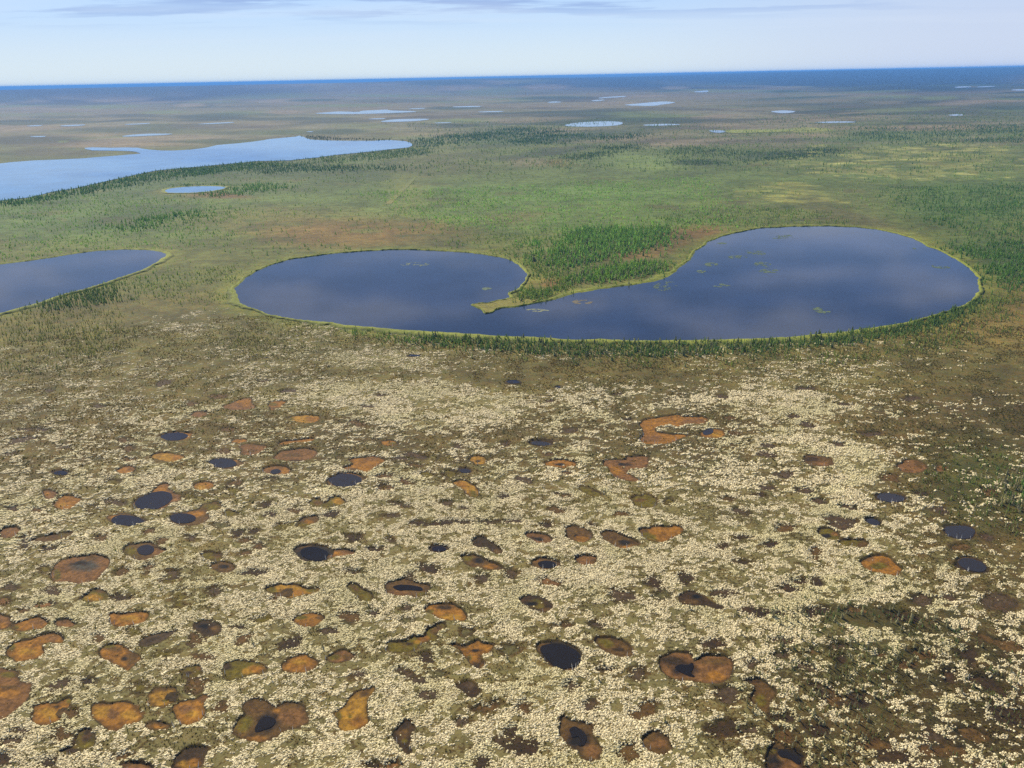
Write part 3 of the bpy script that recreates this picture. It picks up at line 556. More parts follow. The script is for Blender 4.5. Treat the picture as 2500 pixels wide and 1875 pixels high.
HOLLOWS = """1 1500 720 50 20 0 B;1 1490 768 50 22 0 L;1 1310 795 40 18 0 L;1 1205 805 42 16 0 L;1 715 725 52 22 0 L;1 150 1085 45 30 10 D;1 155 1130 38 28 0 D;1 315 1140 65 18 -4 D
1 1690 860 45 18 0 D;1 1860 895 55 20 0 B;1 1725 920 40 20 0 D;1 1805 998 90 20 -14 L;1 2100 920 60 18 -8 D;1 1510 1040 48 24 10 D;1 1612 1025 45 18 -8 D;1 1560 1085 42 18 0 B;1 1395 990 58 24 0 G
1 960 1025 46 20 -6 B;1 650 1075 40 20 0 B;1 1035 1090 46 26 -10 B;1 590 890 46 20 0 L;1 240 895 40 22 0 B;1 1430 523 36 18 0 B;1 775 450 36 18 0 B;1 815 508 40 24 0 B;1 1030 92 56 20 -14 V;1 315 135 36 13 0 V;1 620 237 56 15 0 V
1 1210 220 52 14 0 B;1 1390 175 56 13 0 B;1 1670 76 42 9 0 V;1 1835 140 60 12 0 V;1 140 450 100 22 -10 V;1 410 497 46 12 0 V;1 75 540 50 13 0 V;1 610 570 60 12 0 G;1 820 572 60 12 3 B;1 190 385 110 12 0 V;1 720 845 70 20 5 V
1 1210 1075 42 24 0 V;1 1560 1170 40 14 0 B;1 780 1285 50 24 -12 B;1 940 1270 30 36 0 B;1 280 1270 34 24 0 L;1 1640 1130 40 26 0 B;1 80 890 50 18 0 V;1 1720 700 50 12 0 G;1 1450 385 50 14 0 B
2 760 570 56 20 0 L;2 625 668 46 22 0 L;2 775 665 42 25 0 L;2 362 683 66 15 0 B;2 367 752 56 24 3 B;2 1110 808 42 18 0 D;2 2165 845 32 24 0 L;2 1455 895 52 22 6 B;2 1395 985 36 20 0 D;2 1255 710 52 20 14 V;2 160 1070 60 28 -4 D;2 590 978 58 18 3 D
2 740 975 92 20 -4 D;2 870 975 42 16 0 D;2 1180 966 64 14 0 V;2 1030 970 70 10 0 V;2 660 1268 66 30 12 D;2 1900 322 32 11 0 D;2 340 168 40 10 0 V;2 250 240 46 10 0 V;2 1415 204 36 11 0 V;2 1850 160 34 10 0 V;2 560 545 66 20 10 V
2 830 492 34 13 0 V;2 455 570 56 12 3 V;2 560 612 60 12 3 B;2 490 715 42 18 14 B;2 455 862 66 14 12 V;2 755 850 34 18 0 V;2 870 883 36 10 4 D;2 30 920 36 20 0 D;2 1870 915 48 18 5 B;2 1680 990 32 14 10 D;2 300 1145 54 16 6 D;2 1400 540 40 10 0 B
2 1135 475 36 14 4 V;2 1540 390 54 14 -8 V;2 1490 800 50 14 4 B;2 1525 660 50 12 0 B;2 400 1085 32 16 20 V;2 400 930 60 14 0 V;2 180 345 50 18 10 B;2 150 1285 60 18 4 D
3 1680 632 42 20 0 R;3 1560 790 58 15 6 D;3 1045 972 105 40 14 V;3 820 770 62 20 -3 V;3 430 1065 52 18 4 D;3 605 1110 56 20 0 D;3 300 1130 40 20 0 D;3 1365 690 56 30 10 B;3 1990 780 56 28 4 B;3 380 405 42 18 4 B;3 830 125 76 12 2 V;3 300 175 36 12 6 V
3 1085 225 62 11 3 V;3 1490 185 66 16 0 V;3 840 355 56 18 10 V;3 580 485 46 16 8 V;3 1240 415 70 16 0 V;3 1040 480 70 16 10 V;3 570 540 54 16 10 V;3 690 670 80 16 0 V;3 575 752 58 14 10 V;3 905 840 58 20 10 V;3 1105 880 70 16 10 V;3 420 905 60 18 12 V
3 1690 895 60 24 20 V;3 700 1010 60 30 0 B;3 420 1225 64 14 6 D;3 890 1170 30 44 0 B;3 340 310 44 14 0 B;3 760 300 60 12 0 V;3 330 820 50 14 0 B;3 540 800 40 14 0 D;3 1990 1070 60 22 10 V;3 1810 1130 60 24 -10 B
4 845 430 52 30 0 L;4 395 1080 56 46 0 B;4 1230 775 46 52 0 B;4 890 785 36 44 0 L;4 370 772 96 30 -22 V;4 545 748 56 22 -8 D;4 1400 905 60 34 -20 B;4 780 1225 70 36 -14 B;4 330 175 60 30 -8 V;4 1100 65 46 24 0 V;4 1085 98 86 22 -14 L
4 1625 55 104 22 -6 D;4 285 262 74 16 -8 R;4 150 295 42 18 -14 B;4 1145 215 38 74 8 L;4 1510 402 62 18 6 D;4 1685 345 72 24 -12 L;4 1845 512 84 34 -32 D;4 1050 572 72 20 3 L;4 15 240 44 24 -14 R;4 70 145 44 24 0 V;4 120 1060 70 24 -10 V;4 440 950 60 30 0 B
4 1240 480 40 36 0 B;4 1545 480 70 22 -26 B;4 620 470 44 28 0 B;4 1290 590 80 20 4 B;4 1770 205 70 18 -26 B;4 1360 180 40 34 0 V;4 770 215 54 26 4 D;4 60 1130 80 30 -12 V;4 30 1250 60 50 0 D;4 310 1260 60 44 0 D;4 2090 430 54 20 0 V;4 1100 840 20 14 0 D
5 625 595 50 34 0 D;5 1010 912 112 30 -12 B;5 1250 915 42 44 0 B;5 1910 1200 76 60 0 B;5 1250 1165 90 54 0 D;5 1170 1065 52 40 0 D;5 650 840 70 40 4 V;5 500 690 60 26 18 V;5 580 740 50 24 22 V;5 195 705 62 24 -6 V;5 1550 775 62 28 4 V
5 1665 905 50 34 -30 V;5 1775 675 72 18 0 B;5 1890 205 92 40 8 V;5 2070 115 56 38 8 D;5 1400 115 78 30 6 R;5 295 315 40 24 0 V;5 500 280 40 24 0 V;5 500 362 44 30 0 G;5 140 340 80 34 12 B;5 980 95 44 28 0 V;5 1165 65 36 34 0 V
5 300 1290 90 30 0 D;5 980 1270 56 46 0 D;5 850 1000 50 30 0 V;5 1110 1120 50 22 0 V;5 690 700 60 28 0 G;5 1150 545 60 34 0 G;5 1975 700 54 36 8 V;5 2030 920 90 40 -30 B;5 1720 395 60 20 10 V;5 1490 395 80 16 -8 B;5 2130 195 60 34 0 G;5 880 435 46 30 0 G;5 530 70 34 20 20 D;5 400 1285 60 30 0 R
6 75 97 68 36 4 D;6 690 1100 78 60 0 B;6 300 1050 112 56 0 D;6 680 982 84 26 0 D;6 1150 870 92 52 0 D;6 1050 602 42 34 10 D;6 692 492 74 22 4 V;6 240 510 78 40 0 D;6 1310 580 42 28 10 B;6 1590 580 92 40 10 B;6 1870 592 66 60 20 D;6 1570 235 64 40 8 V
6 790 115 54 20 0 D;6 730 157 78 26 6 D;6 300 180 80 22 0 V;6 900 110 50 34 0 D;6 560 305 150 22 6 D;6 900 300 130 26 0 D;6 1140 300 90 20 6 B;6 1450 335 120 34 10 D;6 2040 250 130 50 14 V;6 2080 510 150 30 18 B;6 660 585 50 24 0 V;6 1040 525 60 26 0 V
6 820 660 80 24 20 V;6 930 790 80 30 16 V;6 1010 860 50 50 0 B;6 1740 720 60 44 20 D;6 2000 780 150 40 20 D;6 2120 960 130 60 20 D;6 470 1060 60 30 0 V;6 1700 1190 160 40 4 B;6 1250 1150 120 40 10 B;6 1380 1230 110 40 0 D;6 1900 1090 120 40 16 B;6 330 830 80 60 0 V
6 1480 640 80 34 0 B;6 900 1060 80 40 14 D;6 1640 1100 100 30 10 V;6 480 640 40 30 0 V;6 860 560 30 20 0 B;6 1730 215 70 26 4 V"""
hollow_rows = []
for chunk in HOLLOWS.replace('\n', ';').split(';'):
    t = chunk.split()
    if len(t) == 7: hollow_rows.append((t[0],) + tuple(float(v) for v in t[1:6]) + (t[6],))
BLUE = [('y',520,1028,40,6,'small blue pool just below the near shore scrub of the heart-shaped lake'),('2',1180,85,42,10,'small blue pool, left of two tiny pools in the brown heath'),
        ('2',1465,118,21,8,'tiniest blue pool beside a brown smudge in the brown heath')]

def outline(reg, shp, amp=0.10, s=0):
    """a hollow's outline on the ground, with the small bays and points such edges have"""
    if shp[0] == 'e':
        poly = px(reg, ellipse(*shp[1:]))
    else:
        poly = px(reg, catmull(np.array(shp, float), 5))
    g = resample(G(poly), 0.35)
    size = math.sqrt(max(1.0, np.ptp(g[:, 0]) * np.ptp(g[:, 1])))
    return rough(g, amp * size, 0.28 * size + 0.3, s)
pits = []            # (outline, depth, softness)
patches = []
for i, (kind, reg, shp, base, spots, water, lab) in enumerate(TAB):
    g = outline(reg, shp, 0.15 if shp[0] == 'e' else 0.08, i)
    pits.append((g, 0.14, 0.35)); patches.append((kind, reg, g, base, spots, water, lab, i))
hollows = []
for i, (reg, cx, cy, rx, ry, rot, c) in enumerate(hollow_rows):
    if px(reg, (cx, cy))[0][0] > 2620 or px(reg, (cx, cy))[0][1] > 1960: continue
    g = outline(reg, ('e', cx, cy, rx, ry, rot), 0.30, i + 31)
    pits.append((g, 0.05, 0.9)); hollows.append((g, c, i))

# ------------------------------------------------------------------ ground sheet: fine in front of the camera, coarse elsewhere
az = np.concatenate((np.linspace(-180, -46, 40, endpoint=False), np.linspace(-46, -38, 30, endpoint=False), np.linspace(-38, 38, 900, endpoint=False),
                     np.linspace(38, 46, 30, endpoint=False), np.linspace(46, 180, 40, endpoint=False)))
az = np.radians(az)
rad = np.concatenate(([1.0, 20, 50, 80], np.geomspace(100, 460, 520, endpoint=False), np.geomspace(460, 8000, 420, endpoint=False), np.geomspace(8000, 60000, 70)))
nA, nR = len(az), len(rad)
RR, AA = np.meshgrid(rad, az, indexing='ij')
gx, gy = (RR * np.sin(AA)).ravel(), (RR * np.cos(AA)).ravel()
gr = RR.ravel()
pts = np.stack((gx, gy), 1)
ux_, uy_ = P(pts)
inview = (ux_ > -400) & (ux_ < 2900) & (uy_ < 2150)
# warped photo coordinates: keeps every colour boundary ragged on the ground
wgt = 0.06 * (uy_ - 170).clip(4, 900)
q1 = (fbm(gx, gy, 60, 4, 1) - .5) * 2; q2 = (fbm(gx, gy, 60, 4, 2) - .5) * 2
q1b = (fbm(gx, gy, 700, 4, 21) - .5) * 2; q2b = (fbm(gx, gy, 700, 4, 22) - .5) * 2
wx = ux_ + (q1 * 0.9 + q1b * 2.5) * wgt
wy = uy_ + (q2 * 0.35 + q2b * 0.25) * wgt
vy = wy + (wx - 1250) * 0.0203            # roll taken out
base = np.zeros((len(gx), 3))
stops = [(190, (38,48,44)), (206, (40,50,44)), (222, (112,108,98)), (262, (126,124,104)), (300, (124,126,92)), (345, (112,116,76)), (390, (102,114,72)), (470, (110,126,74)), (560, (114,122,68)), (640, (114,114,66)), (740, (120,112,66)), (830, (126,116,70)), (930, (120,106,64)), (1050, (110,93,59)), (1900, (104,86,56))]
ys = np.array([s[0] for s in stops], float); cs = np.array([alb(s[1]) for s in stops])
for k in range(3): base[:, k] = np.interp(vy, ys, cs[:, k])
def zone(cx, cy, rx, ry, c, strength=1.0, soft=0.6, rot=0.0, noise=0.0, nscale=40, s=9):
    big = 1.5 * (rx + ry if rot else rx), 1.5 * (ry + rx * abs(math.sin(math.radians(rot))))
    m = np.where((np.abs(wx - cx) < big[0]) & (np.abs(wy - cy) < big[1]))[0]
    if not len(m): return
    a = math.radians(rot)
    dx, dy = wx[m] - cx, wy[m] - cy
    X = (dx * math.cos(a) + dy * math.sin(a)) / rx; Y = (-dx * math.sin(a) + dy * math.cos(a)) / ry
    w = 1 - sstep(1 - soft, 1 + soft * 0.4, np.sqrt(X * X + Y * Y))
    if noise: w = w * sstep(0.38 - 0.5 * (1 - noise), 0.62 - 0.4 * (1 - noise), fbm(gx[m], gy[m], nscale, 4, s))
    w = (w * strength)[:, None]
    base[m] = base[m] * (1 - w) + alb(c) * w
# far plain: wooded streaks and pale burnt ground, streaks are long on the ground too
streak = fbm(gx * 0.35, gy, 420, 5, 40)
farw = sstep(900, 2200, gr) * inview
w = (sstep(0.52, 0.66, streak) * farw * 0.85)[:, None]
base[:] = base * (1 - w) + alb((58,74,52)) * w
w = (sstep(0.53, 0.66, fbm(gx * 0.4, gy, 900, 5, 44)) * sstep(1500, 3000, gr) * 0.55)[:, None]
base[:] = base * (1 - w) + alb((150,132,122)) * w
w = (sstep(0.50, 0.64, fbm(gx * 0.5, gy, 300, 5, 47)) * sstep(700, 1500, gr) * 0.35)[:, None]
base[:] = base * (1 - w) + alb((122,132,78)) * w
Z = zone
Z(150,230,620,26,(34,46,42),.95,.4)                      # dark wooded rise, left
Z(150,290,520,30,(138,124,112),.6,.7)
Z(900,250,420,34,(142,128,118),.6,.8)
Z(1500,245,420,26,(146,130,122),.6,.8)
Z(2250,262,420,40,(84,84,72),.7,.8)
Z(1900,200,700,18,(36,48,44),.95,.5,-1.0)
Z(2250,204,320,26,(38,50,46),.9,.6)
Z(1500,287,300,17,(58,76,54),.85,.6)
Z(1760,292,220,14,(84,84,78),.7,.6); Z(2000,275,130,14,(62,78,56),.8,.6)
srng = random.Random(5)
for _ in range(240):        # woods, burns and wet meadows of the far plain, each a kilometre or so across
    yy = 205 + 150 * srng.random() ** 1.2; t = (yy - 200) / 150
    cc_ = srng.choice([(58,72,52), (70,86,56), (150,136,126), (140,134,118), (152,134,122), (140,128,114), (124,136,84), (118,130,80), (100,94,82)])
    Z(srng.uniform(-50, 2550), yy, srng.uniform(40, 170) * (.7 + t), srng.uniform(2.2, 5.0) * (.6 + 1.6 * t), cc_, srng.uniform(.5, .95), .5, srng.uniform(-2.5, .5))
Z(150,228,640,20,(34,46,42),.8,.4); Z(1900,196,700,16,(36,48,44),.8,.5,-1.0)
Z(60,342,170,16,(76,76,66),.85,.6); Z(120,372,140,12,(92,86,76),.7,.7); Z(330,318,200,10,(70,84,60),.7,.7)
Z(860,345,220,20,(126,118,100),.7,.7)
Z(1220,335,110,30,(80,98,60),.7,.7); Z(1440,330,240,14,(70,88,56),.75,.6,-6)
Z(1350,372,150,12,(76,84,62),.8,.5,-8); Z(1300,398,70,12,(134,124,108),.75,.6)
Z(1560,395,140,30,(130,148,92),.7,.7); Z(1900,350,160,14,(118,112,98),.7,.6); Z(1920,378,140,10,(70,84,60),.8,.5,-4)
Z(1700,398,80,8,(64,80,56),.8,.5)
Z(2180,340,200,26,(112,126,80),.6,.7)
Z(1980,318,62,6,(160,162,96),.9,.4)                     # drained yellow-green lake bed
Z(1650,330,60,16,(120,112,90),.5,.8)
Z(800,425,360,26,(86,100,62),.75,.7)                    # wooded shore of the long lake
Z(350,455,420,40,(84,104,58),.8,.6,-14)
Z(1080,400,160,40,(112,106,80),.5,.8)
Z(250,540,420,60,(106,126,72),.75,.7); Z(100,540,200,50,(98,120,70),.6,.7)
Z(360,530,160,24,(80,102,60),.8,.6,-10)
Z(530,476,110,9,(132,96,66),.85,.6,3); Z(430,470,60,8,(140,142,80),.6,.7)
Z(1350,510,430,75,(116,138,76),.8,.7); Z(1400,475,350,25,(116,142,82),.6,.7)
Z(1000,470,60,60,(134,136,80),.55,.8)
Z(700,540,340,40,(134,128,76),.75,.7)
Z(860,572,300,42,(140,110,68),.85,.7); Z(1010,560,150,24,(138,112,70),.6,.8)
Z(1080,600,120,40,(112,112,68),.6,.8)
Z(2000,500,320,50,(116,120,78),.7,.7)
Z(1925,470,130,30,(150,150,88),.45,.6,4,1.0,14,61); Z(2200,400,340,50,(160,158,106),.75,.7,0,1.0,22,63); Z(2350,370,160,24,(164,164,104),.7,.7,0,1.0,26,64)
for _ in range(420):      # thickets, wet hollows and dry heath patches break up the green plain
    yy = 325 + 340 * srng.random() ** 0.9; t = (yy - 300) / 300
    Z(srng.uniform(-40, 2540), yy, srng.uniform(8, 46) * (.6 + t), srng.uniform(1.6, 5.5) * (.5 + t), srng.choice([(84, 104, 58), (96, 114, 62), (110, 104, 68), (126, 118, 78), (130, 146, 84), (92, 96, 62)]), srng.uniform(.25, .65), .5, srng.uniform(-4, 4))
for _ in range(34): Z(srng.gauss(1935, 60), srng.uniform(446, 494), srng.uniform(18, 62), srng.uniform(1.2, 2.6), (168, 166, 100), srng.uniform(.4, .85), .4, srng.uniform(-1, 2))
for _ in range(60): Z(srng.uniform(2000, 2520), srng.uniform(352, 445), srng.uniform(10, 40), srng.uniform(.9, 2.0), (184, 180, 122), srng.uniform(.4, .9), .4, srng.uniform(-1, 1))
Z(2150,560,240,30,(112,108,76),.8,.6,22)
Z(2380,500,220,70,(92,116,62),.8,.6); Z(2400,640,200,90,(84,104,58),.85,.6)
Z(1670,580,120,30,(140,104,66),.95,.5,-8); Z(1560,618,110,16,(146,106,68),.95,.5,-4); Z(1322,688,70,15,(152,112,70),.95,.5)
Z(1560,590,190,60,(96,112,64),.35,.6)
Z(1250,530,80,22,(112,104,72),.6,.7)
Z(600,640,200,70,(116,118,66),.7,.7); Z(380,690,200,40,(108,112,64),.7,.7)
Z(2420,770,230,90,(142,120,72),.9,.7); Z(2150,900,400,50,(124,112,70),.7,.7)
Z(300,760,420,70,(118,108,66),.7,.8); Z(900,780,260,22,(128,116,68),.7,.7)
Z(1450,925,260,40,(126,112,68),.6,.7); Z(2400,1180,170,150,(92,90,50),.85,.8)
Z(2300,1650,420,300,(84,70,44),.7,.8); Z(2100,1560,260,180,(90,88,54),.5,.8)
for g, wd, c, st in ((heart_g, 16, (134,136,66), .8), (west_g, 14, (132,132,66), .8), (tarn_g, 14, (134,130,70), .7), (north_g, 18, (104,106,64), .6)):
    lo, hi = g.min(0) - wd * 1.5, g.max(0) + wd * 1.5
    m = (gx > lo[0]) & (gx < hi[0]) & (gy > lo[1]) & (gy < hi[1])
    d = segdist(g[::6], pts[m])
    w = ((1 - sstep(wd * 0.3, wd * (0.7 + fbm(gx[m], gy[m], 20, 3, 5)), d)) * st)[:, None]
    base[m] = base[m] * (1 - w) + alb(c) * w
# lichen cover on the raised bog
def lichen_cover(x, y, u, v):
    c = sstep(690, 930, v + (fbm(x, y, 50, 4, 71) - .5) * 200) * (0.64 + 0.36 * sstep(1000, 1300, v))
    for cx, cy, rx, ry, k in ((2420,760,420,230,-.45), (2430,1150,330,330,-.48), (2300,1750,620,420,-.36), (1250,905,520,45,-.30), (1480,905,300,55,-.28), (300,830,520,80,-.16),
                              (900,965,420,60,.30), (1100,1000,260,60,.30), (1900,980,160,60,.30), (950,880,180,40,.45), (480,790,130,45,.35), (1950,1080,160,60,.30),
                              (120,1120,200,60,-.10), (1600,1200,160,60,.10), (500,1700,500,200,.12), (1450,830,500,30,-.35), (2100,1130,130,60,.35), (2150,1500,220,40,-.3), (1750,1480,200,60,.12)):
        d = np.sqrt(((u - cx) / rx) ** 2 + ((v - cy) / ry) ** 2)
        c = c + k * (1 - sstep(0.35, 1.1, d))
    return np.clip(c, 0, 1)
cover = np.where(inview, lichen_cover(gx, gy, ux_, uy_), np.where(gr < 500, 0.6, 0.0))
cover[gr > 560] = 0
# relief
gz = np.full(len(gx), -0.45)
near = 1 - sstep(420, 520, gr)
gz += near * 0.45 + near * ((fbm(gx, gy, 3.0, 4, 80) - .5) * 0.40 + (fbm(gx, gy, 25, 3, 83) - .5) * 0.8)
gz += (1 - near) * (fbm(gx, gy, 14, 3, 85) - .5) * 0.3
for lk in (heart_g, west_g):       # the bank drops to the water
    lo, hi = lk.min(0) - 30, lk.max(0) + 30
    m = np.where((gx > lo[0]) & (gx < hi[0]) & (gy > lo[1]) & (gy < hi[1]))[0]
    d = sdf(lk[::4], pts[m])
    gz[m] = np.where(d < 22, np.minimum(gz[m], -0.25 + (gz[m] + 0.25) * sstep(6, 22, d)), gz[m])
    gz[m] = np.where(d < -1, -1.0, gz[m])
pitmask = np.zeros(len(gx))
nearidx = np.where((gr < 480) & inview)[0]
npts = pts[nearidx]
for g, dep, soft in pits:
    lo, hi = g.min(0) - 2.5, g.max(0) + 2.5
    m = np.where((npts[:, 0] > lo[0]) & (npts[:, 0] < hi[0]) & (npts[:, 1] > lo[1]) & (npts[:, 1] < hi[1]))[0]
    if not len(m): continue
    d = sdf(g, npts[m]); k = nearidx[m]
    f = 1 - sstep(-soft, soft, d)
    gz[k] = gz[k] * (1 - f) + (-dep - 0.28) * f
    pitmask[k] = np.maximum(pitmask[k], (1.0 if dep > 0.1 else 0.455) * (1 - sstep(-soft, soft * 1.4, d)))
rimw = np.minimum(pitmask * 1.5, 0.8)[:, None]
base[:] = base * (1 - rimw) + alb((72, 56, 36)) * rimw
cover *= (1 - np.minimum(pitmask * 2.2, 1))
# far rises along the horizon
thx = np.degrees(np.arctan2(gx, gy))
rise_r = sstep(-12, 22, thx) * sstep(7500, 16000, gr) * (98 + 24 * fbm(gx, gy, 9000, 3, 90))
rise_l = (1 - sstep(-4, 14, thx)) * sstep(7000, 11500, gr) * (1 - sstep(13000, 19000, gr)) * (52 + 50 * fbm(gx, gy, 4200, 3, 93))
rise_f = sstep(26000, 44000, gr) * (50 + 60 * fbm(gx, gy, 12000, 3, 96))
gz += np.minimum(rise_r + rise_l + rise_f, 117.5)
ii = np.arange((nR - 1) * nA).reshape(nR - 1, nA); jj = np.roll(ii, -1, 1)
faces = np.stack((ii, jj, jj + nA, ii + nA), -1).reshape(-1, 4)
hub = np.array([[0, 0, gz[:nA].mean()]])
ground = mesh_np('ground', np.concatenate((np.stack((gx, gy, gz), 1),)), faces[:, ::-1], M_ground, cols=np.concatenate((base, cover[:, None]), 1), smooth=True)
tag(ground, 'flat boggy tundra plain of brown heath, pale lichen and green fen reaching to a blue horizon', 'ground', None, 'structure')
def ground_z(x, y):
    r = np.hypot(x, y); a = np.arctan2(x, y)
    i = np.interp(r, rad, np.arange(nR)); j = np.interp(a, az, np.arange(nA))
    i0 = np.clip(i.astype(int), 0, nR - 2); j0 = np.clip(j.astype(int), 0, nA - 2); fi, fj = i - i0, j - j0
    g = gz.reshape(nR, nA)
    return (g[i0, j0] * (1 - fj) + g[i0, j0 + 1] * fj) * (1 - fi) + (g[i0 + 1, j0] * (1 - fj) + g[i0 + 1, j0 + 1] * fj) * fi
def pit_at(x, y):
    r = np.hypot(x, y); a = np.arctan2(x, y)
    i = np.clip(np.rint(np.interp(r, rad, np.arange(nR))).astype(int), 0, nR - 1); j = np.clip(np.rint(np.interp(a, az, np.arange(nA))).astype(int), 0, nA - 1)
    return pitmask.reshape(nR, nA)[i, j]
# ------------------------------------------------------------------ moss mats and water in the hollows
def mat_mesh(name, g, z, base_c, spots, reg, seed, parent=None, cell=0.30, expand=0.7):
    lo, hi = g.min(0) - expand, g.max(0) + expand
    nx, ny = int((hi[0] - lo[0]) / cell) + 2, int((hi[1] - lo[1]) / cell) + 2
    X, Y = np.meshgrid(lo[0] + np.arange(nx) * cell, lo[1] + np.arange(ny) * cell, indexing='ij')
    pp = np.stack((X.ravel(), Y.ravel()), 1)
    d = sdf(g, pp).reshape(nx, ny)
    cc = np.tile(alb(C[base_c]), (nx * ny, 1))
    u, v = P(pp)
    ox, oy, s = REG[reg]
    u, v = (u - ox) / s, (v - oy) / s
    n1, n2 = (fbm(pp[:, 0], pp[:, 1], 2.2, 4, seed) - .5) * 2, (fbm(pp[:, 0], pp[:, 1], 2.2, 4, seed + 9) - .5) * 2
    for key, cx, cy, rx, ry, rot in spots:
        a = math.radians(rot)
        dx, dy = u - cx + n1 * rx * .55, v - cy + n2 * ry * .55
        q = np.sqrt(((dx * math.cos(a) + dy * math.sin(a)) / rx) ** 2 + ((-dx * math.sin(a) + dy * math.cos(a)) / ry) ** 2)
        w = (1 - sstep(0.55, 1.35, q))[:, None]
        cc = cc * (1 - w) + alb(C[key]) * w
    # blotches of older moss, and the peat-stained rim
    bl = sstep(0.52, 0.70, fbm(pp[:, 0], pp[:, 1], 1.6, 4, seed + 4))[:, None] * 0.42
    cc = cc * (1 - bl) + alb((92, 62, 34)) * bl
    br = sstep(0.56, 0.72, fbm(pp[:, 0], pp[:, 1], 0.9, 3, seed + 14))[:, None] * 0.30
    cc = cc * (1 + br)
    dd = d.ravel() + (fbm(pp[:, 0], pp[:, 1], 1.4, 3, seed + 6) - .5) * 1.0
    rw = (sstep(-0.9, 0.05, dd) * 0.65)[:, None]
    cc = cc * (1 - rw) + alb((74, 58, 34)) * rw
    zz = z + (fbm(pp[:, 0], pp[:, 1], 1.3, 3, seed) - .5) * 0.10
    idx = np.arange(nx * ny).reshape(nx, ny)
    f = np.stack((idx[:-1, :-1], idx[1:, :-1], idx[1:, 1:], idx[:-1, 1:]), -1).reshape(-1, 4)
    dc = np.stack((d[:-1, :-1], d[1:, :-1], d[1:, 1:], d[:-1, 1:]), -1).reshape(-1, 4)
    f = f[dc.min(1) < expand * 0.75]
    used = np.unique(f); remap = np.full(nx * ny, -1); remap[used] = np.arange(len(used))
    V = np.stack((pp[used, 0], pp[used, 1], zz[used]), 1)
    return V, remap[f], cc[used]
for kind, reg, g, base_c, spots, water, lab, i in patches:
    c0 = g.mean(0)
    V, f, cc = mat_mesh('m', g, -0.32, base_c, spots, reg, i)
    V = V - (c0[0], c0[1], 0)
    if kind == 'm':
        o = mesh_np('moss_patch', V, f, M_moss, None, cc, True); o.location = (c0[0], c0[1], 0)
        tag(o, lab, 'moss patch', 'moss patches in the bog')
    else:
        r = empty('bog_pool', (c0[0], c0[1], 0)); tag(r, lab, 'bog pool', 'pools in the bog')
        mesh_np('moss_rim', V, f, M_moss, r, cc, True)
        wg = outline(reg, water, 0.05, i + 50) - c0
        poly_sheet('water', wg, -0.24, M_peat if any(k in lab for k in ('jet black', 'horseshoe', 'two-lobed', 'dark wet pool', 'slit', 'round black pool', 'dark pool in a brown')) else M_pool, r)
for g, c, i in hollows:
    c0 = g.mean(0)
    V, f, cc = mat_mesh('m', g, -0.24, c, [], '1', i + 100, cell=0.4, expand=0.7)
    V = V - (c0[0], c0[1], 0)
    o = mesh_np('heath_hollow', V, f, M_moss, None, cc, True); o.location = (c0[0], c0[1], 0)
    tag(o, 'small brown heath hollow without moss or water, sunk in the pale lichen of the bog', 'hollow', 'brown heath hollows in the lichen')
for reg, cx, cy, rx, ry, lab in BLUE:
    g = resample(G(px(reg, ellipse(cx, cy, rx, ry))), 0.5); c0 = g.mean(0)
    r = empty('bog_pool', (c0[0], c0[1], 0)); tag(r, lab, 'bog pool', 'pools in the bog')
    z0 = float(ground_z(g[:, 0], g[:, 1]).max())
    poly_sheet('water', rough(g, 1.0, 4, 3) - c0, z0 + 0.06, M_pool, r)
    n = normals(g); k = len(g)
    ring = np.concatenate((g + n * 0.2, g + n * 1.6)) - c0
    Vr = np.concatenate((ring, np.concatenate((np.full(k, z0 + 0.12), np.full(k, z0 - 0.4)))[:, None]), 1)
    a = np.arange(k); b = np.roll(a, -1)
    mesh_np('moss_rim', Vr, np.stack((a, b, b + k, a + k), 1)[:, ::-1], M_moss, r, np.tile(alb((84, 68, 40)), (2 * k, 1)), True)

# ------------------------------------------------------------------ sedge fringe round the lakes
def fringe(g, wfun, hgt, label, seed):
    n = normals(g); m = len(g)
    for _ in range(6): n = (n + np.roll(n, 1, 0) + np.roll(n, -1, 0)) / 3
    n /= np.linalg.norm(n, axis=1)[:, None]
    w = wfun(g)
    jit = 0.25 + 1.5 * fbm(g[:, 0], g[:, 1], 9, 5, seed, 0.65) ** 1.2
    offs = [(-0.25, -0.05), (0.05, 0.30), (0.25, 0.9), (0.6, 1.0), (1.0, 0.15), (1.25, -0.5)]
    V, cc = [], []
    for o_, h in offs:
        V.append(np.concatenate((g + n * (w * jit * o_)[:, None] + rng.normal(0, .12, (m, 2)), (0.02 + h * hgt * (0.6 + 0.8 * rng.random(m)))[:, None] if h > 0 else np.full((m, 1), h)), 1))
        t = fbm(g[:, 0] + o_ * 9, g[:, 1], 10, 3, seed + 4)[:, None]
        cc.append(alb((168, 172, 74)) * (1 - t) + alb((122, 132, 60)) * t if o_ < 0.9 else np.tile(alb((112, 116, 60)), (m, 1)))
    V = np.concatenate(V); cc = np.concatenate(cc)
    f = []
    a = np.arange(m); b = np.roll(a, -1)
    for k in range(len(offs) - 1): f.append(np.stack((a + k * m, b + k * m, b + (k + 1) * m, a + (k + 1) * m), 1))
    f = np.concatenate(f)
    area = 0.5 * np.sum(g[:, 0] * np.roll(g[:, 1], -1) - np.roll(g[:, 0], -1) * g[:, 1])
    o = mesh_np('sedge', V, f if area < 0 else f[:, ::-1], M_sedge, None, cc, True)
    tag(o, label, 'sedge', None, 'stuff')
